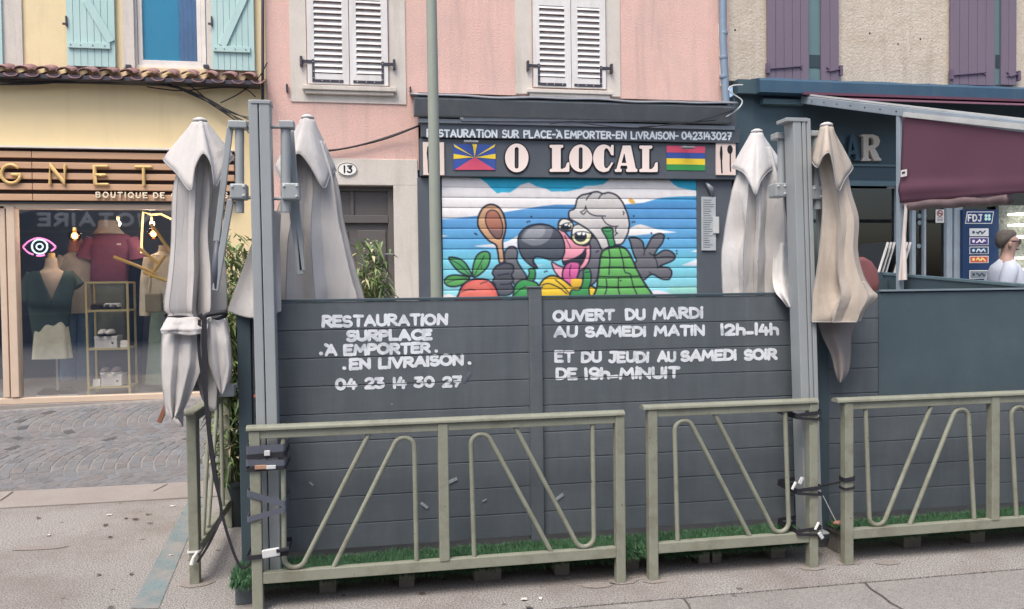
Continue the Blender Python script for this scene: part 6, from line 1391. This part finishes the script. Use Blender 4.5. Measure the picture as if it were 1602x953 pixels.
# ------------------------------------------------------------------ goods in the boutique window
GF = gz0+.012                                                # shop floor level
def body(levels, Y, dr, m, parent, name, nf=8, amp=.05, seed=1, solid=True):
    lv = interp(levels, 5); rg = []
    for i, (py, xl, xr) in enumerate(lv):
        a, c = at(xl, py, Y), at(xr, py, Y); cx, hw, z = (a.x+c.x)/2, (c.x-a.x)/2, (a.z+c.z)/2; t = i/(len(lv)-1)
        rg.append([Vector((cx+hw*math.cos(f)*(1-amp*t*(.5+.5*math.cos(nf*f+seed))), Y+hw*dr*math.sin(f)*(1-amp*t*(.5+.5*math.cos(nf*f+seed))), z)) for f in [2*math.pi*k/40 for k in range(40)]])
    b = B(); b.rings(rg); return b.build(name, m, parent, smooth=True, auto=55)
def sleeve_tube(pts, rs, Y, m, parent, name='sleeve'):
    P = catmull([at(x, y, Y) for x, y in pts], 5); n = len(P); k = FPX/Y; rr = [(rs[0]+(rs[-1]-rs[0])*i/(n-1))/k for i in range(n)]
    b = B(); b.tube(P, rr, 14); return b.build(name, m, parent, smooth=True, auto=60)
def mann(label, px, Y): return thing('mannequin', label, 'mannequin', (at(px, 500, Y).x, Y, GF))
m_torso = mat('linen torso', C8(206, 190, 168), .8)
def fabric(n, c): return mat(n, C8(*[min(248, x*1.14) for x in c]), .9, 0, .12, 9, .3, 30)
Y = F+.55; t = mann('mannequin in dark green v-neck top and cream skirt', 80, Y)
body([(404, 71, 89), (420, 68, 92), (428, 56, 104), (445, 48, 110), (478, 52, 106)], Y, .55, m_torso, t, 'torso')
body([(396, 75, 86), (404, 74, 87)], Y, .9, m_gold, t, 'neck_cap')
def vneck():
    b = B(); rows = [(424, 50, 62, 100, 112), (436, 42, 66, 95, 118), (452, 41, 73, 88, 117), (466, 43, 79, 82, 113), (480, 45, 79.9, 80.1, 111)]
    rg = []
    for py, xl, a, c, xr in rows:
        r = []
        for (u, v) in ((xl, a), (c, xr)):
            for k in range(9):
                x = u+(v-u)*k/8; q = (x-80)/40.; r.append(at(x, py, Y-.17*math.sqrt(max(0, 1-min(1, q*q)))-.02))
        rg.append(r)
    for h in (0, 1): b.rings([r[h*9:h*9+9] for r in rg], False, False)
    return b.build('top_front', fabric('dark green knit', (66, 84, 78)), t, smooth=True, solid=.006)
vneck(); body([(470, 44, 112), (500, 47, 110), (530, 52, 106), (543, 54, 104)], Y, .52, fabric('dark green jersey', (66, 84, 78)), t, 'top', amp=.06)
sleeve_tube([(52, 430), (44, 446), (40, 470)], (9, 12), Y, fabric('dark green sleeve', (66, 84, 78)), t); sleeve_tube([(106, 430), (116, 440), (124, 448)], (9, 8), Y, fabric('dark green sleeve b', (66, 84, 78)), t)
body([(491, 58, 103), (505, 55, 106), (530, 51, 110), (561, 48, 114)], Y-.02, .5, fabric('cream skirt', (224, 212, 186)), t, 'skirt', 7, .12, 2)
b = B(); c = at(90, 600, Y); b.tube([(c.x, Y, GF), (c.x, Y, at(90, 540, Y).z)], .012); b.build('pole', m_tag, t); b = B(); b.lathe([(0, 0), (.16, 0), (.15, .01), (0, .012)], (c.x, Y, GF), 20); b.build('base', m_tag, t)
Y = F+1.0; t = mann('mannequin in greige shirt, rust scarf and wide blue jeans', 118, Y)
body([(392, 112, 128), (402, 98, 142), (420, 92, 146), (450, 96, 146), (490, 96, 148)], Y, .5, fabric('greige shirt', (158, 152, 140)), t, 'shirt', amp=.05); body([(370, 110, 126), (382, 108, 130), (394, 106, 132)], Y, .8, fabric('rust scarf', (150, 104, 88)), t, 'scarf')
sleeve_tube([(100, 402), (92, 420), (90, 440)], (8, 9), Y, fabric('greige sleeve', (158, 152, 140)), t)
for a, c in (((96, 121)), ((122, 148))): body([(485, a+1, c), (520, a-1, c), (595, a-3, c+1)], Y, .5, fabric('blue jeans', (92, 118, 142)), t, 'trouser_leg', 5, .08)
Y = F+.95; t = mann('mannequin in plum red t-shirt and grey bucket hat behind the gold shelf', 172, Y)
body([(364, 160, 190), (370, 146, 204), (384, 138, 212), (410, 142, 204), (440, 141, 200)], Y, .45, fabric('plum red t-shirt', (112, 66, 86)), t, 't_shirt', amp=.04)
sleeve_tube([(146, 374), (138, 390), (134, 404)], (10, 13), Y, fabric('plum sleeve', (112, 66, 86)), t); sleeve_tube([(204, 374), (212, 390), (216, 406)], (10, 13), Y, fabric('plum sleeve b', (112, 66, 86)), t)
b = B(); c = at(170, 364, Y); b.lathe([(.20, -.02), (.18, .0), (.13, .06), (.12, .15), (.09, .17), (0, .175)], c, 24, 1, .9); b.build('bucket_hat', fabric('grey felt hat', (150, 144, 136)), t, smooth=True, auto=40)
b = B(); c = at(186, 382, Y-.24); b.ob(c, (.05, .004, .022)); b.build('shirt_print', m_white, t)
body([(438, 146, 196), (480, 150, 196), (540, 152, 200)], Y+.02, .4, fabric('grey green skirt', (122, 130, 122)), t, 'skirt', amp=.1)
Y = F+1.3; t = mann('mannequin in navy trousers behind the plum t-shirt', 214, Y)
body([(415, 198, 226), (450, 200, 228), (520, 203, 224), (600, 205, 222)], Y, .5, fabric('navy cloth', (44, 58, 80)), t, 'trousers')
Y = F+.6; t = mann('mannequin in cream cardigan and sage green trousers at the right', 252, Y)
body([(384, 248, 264), (394, 247, 266), (400, 232, 284)], Y, .6, m_torso, t, 'neck'); body([(398, 238, 290), (412, 230, 296), (450, 232, 292), (480, 232, 292)], Y, .5, fabric('cream cardigan', (212, 202, 178)), t, 'cardigan')
sleeve_tube([(236, 404), (229, 440), (226, 494)], (10, 7), Y-.05, fabric('cream sleeve', (212, 202, 178)), t); body([(462, 236, 292), (500, 234, 296), (560, 230, 298), (600, 226, 300)], Y, .5, fabric('sage trousers', (112, 126, 112)), t, 'trousers', 6, .14)
b = B(); c = at(241, 474, Y-.3); b.ob(c, (.2, .08, .24)); bg_ = b.build('bag', fabric('brown patterned bag', (116, 108, 84)), t, bevel=.02); b = B(); b.tube([c+Vector((-.07, 0, .12)), c+Vector((-.04, 0, .3)), c+Vector((.04, 0, .3)), c+Vector((.07, 0, .12))], .008); b.build('strap', m_cream2, bg_)
# gold shelf with shoes and boxes
Y0, Y1_ = F+.36, F+.66
sh = thing('display_shelf', 'slim gold metal shelf holding shoes behind the shop glass', 'shelf', (at(168, 610, Y0).x, Y0, GF))
m_g2 = mat('brass tube', C8(206, 190, 132), .4, .2)
xs0, xs1 = at(136.5, 520, Y0).x, at(201, 520, Y0).x; ztp = at(168, 442, Y0).z
b = B()
for x in (xs0, xs1):
    for y in (Y0, Y1_): b.box(x-.012, x+.012, y-.012, y+.012, GF, ztp)
b.build('upright', m_g2, sh)
lv = [ztp]+[at(168, y, Y0).z for y in (486, 546, 606)]
for z in lv:
    b = B(); b.box(xs0+.012, xs1-.012, Y0-.01, Y0+.01, z-.012, z+.012).box(xs0+.012, xs1-.012, Y1_-.01, Y1_+.01, z-.012, z+.012).box(xs0-.01, xs0+.01, Y0+.012, Y1_-.012, z-.012, z+.012).box(xs1-.01, xs1+.01, Y0+.012, Y1_-.012, z-.012, z+.012); b.build('rail', m_g2, sh)
    b = B(); b.box(xs0+.012, xs1-.012, Y0+.012, Y1_-.012, z-.004, z+.004); b.build('shelf_plate', m_tag, sh)
def shoebox(label, p0, p1, z):
    x0, x1 = at(p0, 540, Y0).x, at(p1, 540, Y0).x; t = thing('shoe_box', label, 'box', ((x0+x1)/2, Y0+.15, z))
    b = B(); b.box(x0, x1, Y0+.02, Y0+.24, z, z+.11); bo = b.build('box_body', m_white, t, bevel=.003); b = B(); b.box(x0-.004, x1+.004, Y0+.016, Y0+.244, z+.111, z+.145); b.build('lid', m_white, t, bevel=.003)
    b = B(); b.lathe([(0, 0), (.012, 0), (.012, .002), (0, .002)], ((x1-.05), Y0+.014, z+.07), 12) if False else b.ob((x1-.05, Y0+.016, z+.06), (.02, .004, .02)); b.build('box_mark', m_blackp, bo)
    b = B()
    for i in range(4):
        for j in range(6): b.ob((x0+.03+j*(x1-x0-.1)/6, Y0+.017, z+.02+i*.025), (.016, .003, .004), ry=.6*(-1)**i)
    b.build('box_pattern', mat('grey print', C8(176, 176, 176), .6), bo)
    return z+.145
zt1 = shoebox('white patterned shoe box on the middle shelf', 147, 182, lv[2]+.012); zt2 = shoebox('white patterned shoe box on the bottom shelf', 156, 188, lv[3]+.012)
def shoe(label, px, z, L, up, sole, group, strap=False):
    x = at(px, 530, Y0+.1).x; t = thing('shoe', label, 'shoe', (x, Y0+.1, z), group); w_ = L*.2
    def plan(sc, zz): return [Vector((x+math.sin(a)*w_*sc*(1.1 if math.cos(a) > 0 else .85), Y0+.12-math.cos(a)*L/2*sc, zz)) for a in [2*math.pi*k/20 for k in range(20)]]
    b = B(); b.rings([plan(1, z), plan(1.03, z+.012), plan(1, z+.028)]); b.build('sole', sole, t, smooth=True, auto=50)
    b = B()
    if strap:
        for f in (-.28, -.02, .25): b.tube([(x-w_*.95, Y0+.12+f*L, z+.028), (x-w_*.5, Y0+.12+f*L, z+.068), (x+w_*.5, Y0+.12+f*L, z+.068), (x+w_*.95, Y0+.12+f*L, z+.028)], .013)
    else:
        b.rings([plan(.97, z+.028), plan(.92, z+.05)]+[[p+Vector((0, (.02 if q > .08 else 0), 0)) for p in plan(sc, z+q)] for sc, q in ((.72, .07), (.5, .085))])
    b.build('upper', up, t, smooth=True)
mk = lambda n, c: mat(n, C8(*c), .7, 0, .2, 30)
tan, dk_, wh_, br = mk('brown strap', (84, 72, 60)), mk('zebra strap', (226, 220, 210)), mk('white sneaker', (222, 218, 210)), mk('taupe sneaker', (120, 108, 104))
for i, (px, a, sl, st_, lb) in enumerate([(152, tan, m_blackp, True, 'dark brown strappy sandal on the top level of the gold shelf, left one'), (160, tan, m_blackp, True, 'dark brown strappy sandal on the top level of the gold shelf, right one'), (172, dk_, m_blackp, True, 'striped black and white sandal nearer the shelf centre'), (182, dk_, m_blackp, True, 'striped black and white sandal nearer the right upright')]):
    shoe(lb, px, lv[1]+.012, .25, a, sl, 'sandals on the gold shelf', st_)
shoe('white sneaker with dark sole on the upper shoe box, left', 161, zt1, .26, wh_, m_blackp, 'sneakers on shoe boxes'); shoe('white sneaker with dark sole on the upper shoe box, right', 173, zt1, .26, wh_, m_blackp, 'sneakers on shoe boxes')
shoe('taupe sneaker with white sole on the lower shoe box, left', 164, zt2, .27, br, m_white, 'sneakers on shoe boxes'); shoe('taupe sneaker with white sole on the lower shoe box, right', 181, zt2, .27, br, m_white, 'sneakers on shoe boxes')
for lb, px, py, z in (('small white card leaning on the middle shelf by the box', 192, 540, lv[2]+.012), ('small white card on the bottom shelf beside the box', 149, 600, lv[3]+.012)):
    x = at(px, py, Y0).x; b = B(); b.ob((x, Y0+.05, z+.045), (.085, .006, .09), rx=R(-12)); tag(b.build('price_card', m_white), lb, 'card')
# dark shoes on the floor
for lb, px in (('dark shoe with white flash on the shop floor, left', 76), ('dark shoe with white flash on the shop floor, right', 104)):
    x = at(px, 615, F+.4).x; t = thing('shoe', lb, 'shoe', (x, F+.4, GF), 'shoes on the shop floor')
    b = B(); b.rings([[Vector((x+sx*.13*math.cos(a), F+.4+.045*math.sin(a), GF+z)) for a in [2*math.pi*k/18 for k in range(18)]] for z, sx in ((0, 1), (.03, 1), (.06, .8), (.1, .45))]); b.build('upper', m_blackp, t, smooth=True); b = B(); b.rings([[Vector((x+.135*math.cos(a), F+.4+.048*math.sin(a), GF+z)) for a in [2*math.pi*k/18 for k in range(18)]] for z in (-.004, .018)]); b.build('sole', m_white, t)
# neon eye
Yn = F+.09; ne = thing('neon_eye', 'neon eye sign with pink lids and white rings hung in the shop window', 'neon sign', at(62, 400, Yn))
b = B(); M = lambda L: catmull([at(x, y, Yn) for x, y in L], 6)
b.tube(M([(36, 386), (46, 377), (60, 372.5), (76, 377), (87, 386)]), .010).tube(M([(36, 387), (44, 395), (52, 398.5)]), .010).tube(M([(57, 400), (64, 400.5), (70, 399)]), .010).tube(M([(80, 393), (84, 390), (87, 387)]), .010); b.build('lid_tube', emit('pink neon', (1, .25, .6), 1.1), ne, smooth=True)
b = B(); c = at(62, 386, Yn); ring = lambda r: [(c.x+r*math.cos(2*math.pi*k/28), Yn, c.z+r*math.sin(2*math.pi*k/28)) for k in range(29)]
b.tube(ring(.085), .010).tube(ring(.035), .009); b.build('iris_tube', emit('white neon', (.7, .95, 1), .9), ne, smooth=True)
# pendant bulbs
em_w = emit('warm filament', (1, .78, .45), 9)
for i, (px, py, Yb_, lb) in enumerate(((117, 369, F+.5, 'glowing amber globe pendant left of the plum t-shirt'), (185, 350, F+1.6, 'glowing pendant bulb above the bucket hat'), (240, 366, F+.8, 'glowing amber pendant beside the cream cardigan'), (238, 350, F+1.8, 'glowing pendant bulb near the yellow tubes, farther back'))):
    c = at(px, py, Yb_); t = thing('pendant_lamp', lb, 'lamp', c, 'pendant bulbs in the shop window')
    b = B(); b.tube([c+Vector((0, 0, .09)), Vector((c.x, c.y, gz1+.19))], .005); b.build('cord', m_blackp, t); b = B(); b.lathe([(.022, .05), (.022, .1), (.01, .11)], c, 12); b.build('socket', m_gold, t, smooth=True)
    b = B(); b.sphere(c, .035, 14, (1, 1, 1.2)); b.build('bulb', em_w, t, smooth=True)
    if i in (0, 2): b = B(); b.sphere(c, .075, 20); b.build('globe', glass('amber globe %d' % i, (1, .55, .25), 1.6), t, smooth=True)
    pd = bpy.data.lights.new('bulb_light', 'POINT'); pd.energy = 6; pd.color = (1, .86, .72); pd.shadow_soft_size = .06; po = bpy.data.objects.new('bulb_light', pd); COL.objects.link(po); po.parent = t; po.location = (0, -.11, 0)
# zigzag of yellow light tubes
Yz = F+.3; t = thing('light_tubes', 'zigzag of glowing and unlit yellow tubes across the right of the shop window', 'lamp', at(230, 430, Yz))
b = B()
for a, c in (((178, 402), (245, 428)), ((217, 388), (250, 414)), ((236, 350), (268, 395)), ((225, 426), (262, 440)), ((258, 400), (234, 434))): b.tube([at(*a, Yz), at(*c, Yz)], .02, 10)
b.build('tube', mat('yellow tube', C8(226, 186, 96), .4), t, smooth=True, auto=60)
b = B(); b.tube([at(x, y, Yz+.05) for x, y in ((221, 396), (222, 365), (224, 332), (236, 336), (252, 335), (268, 343))], .013, 10); b.build('lit_tube', emit('warm tube', (1, .66, .25), 2.2), t, smooth=True)
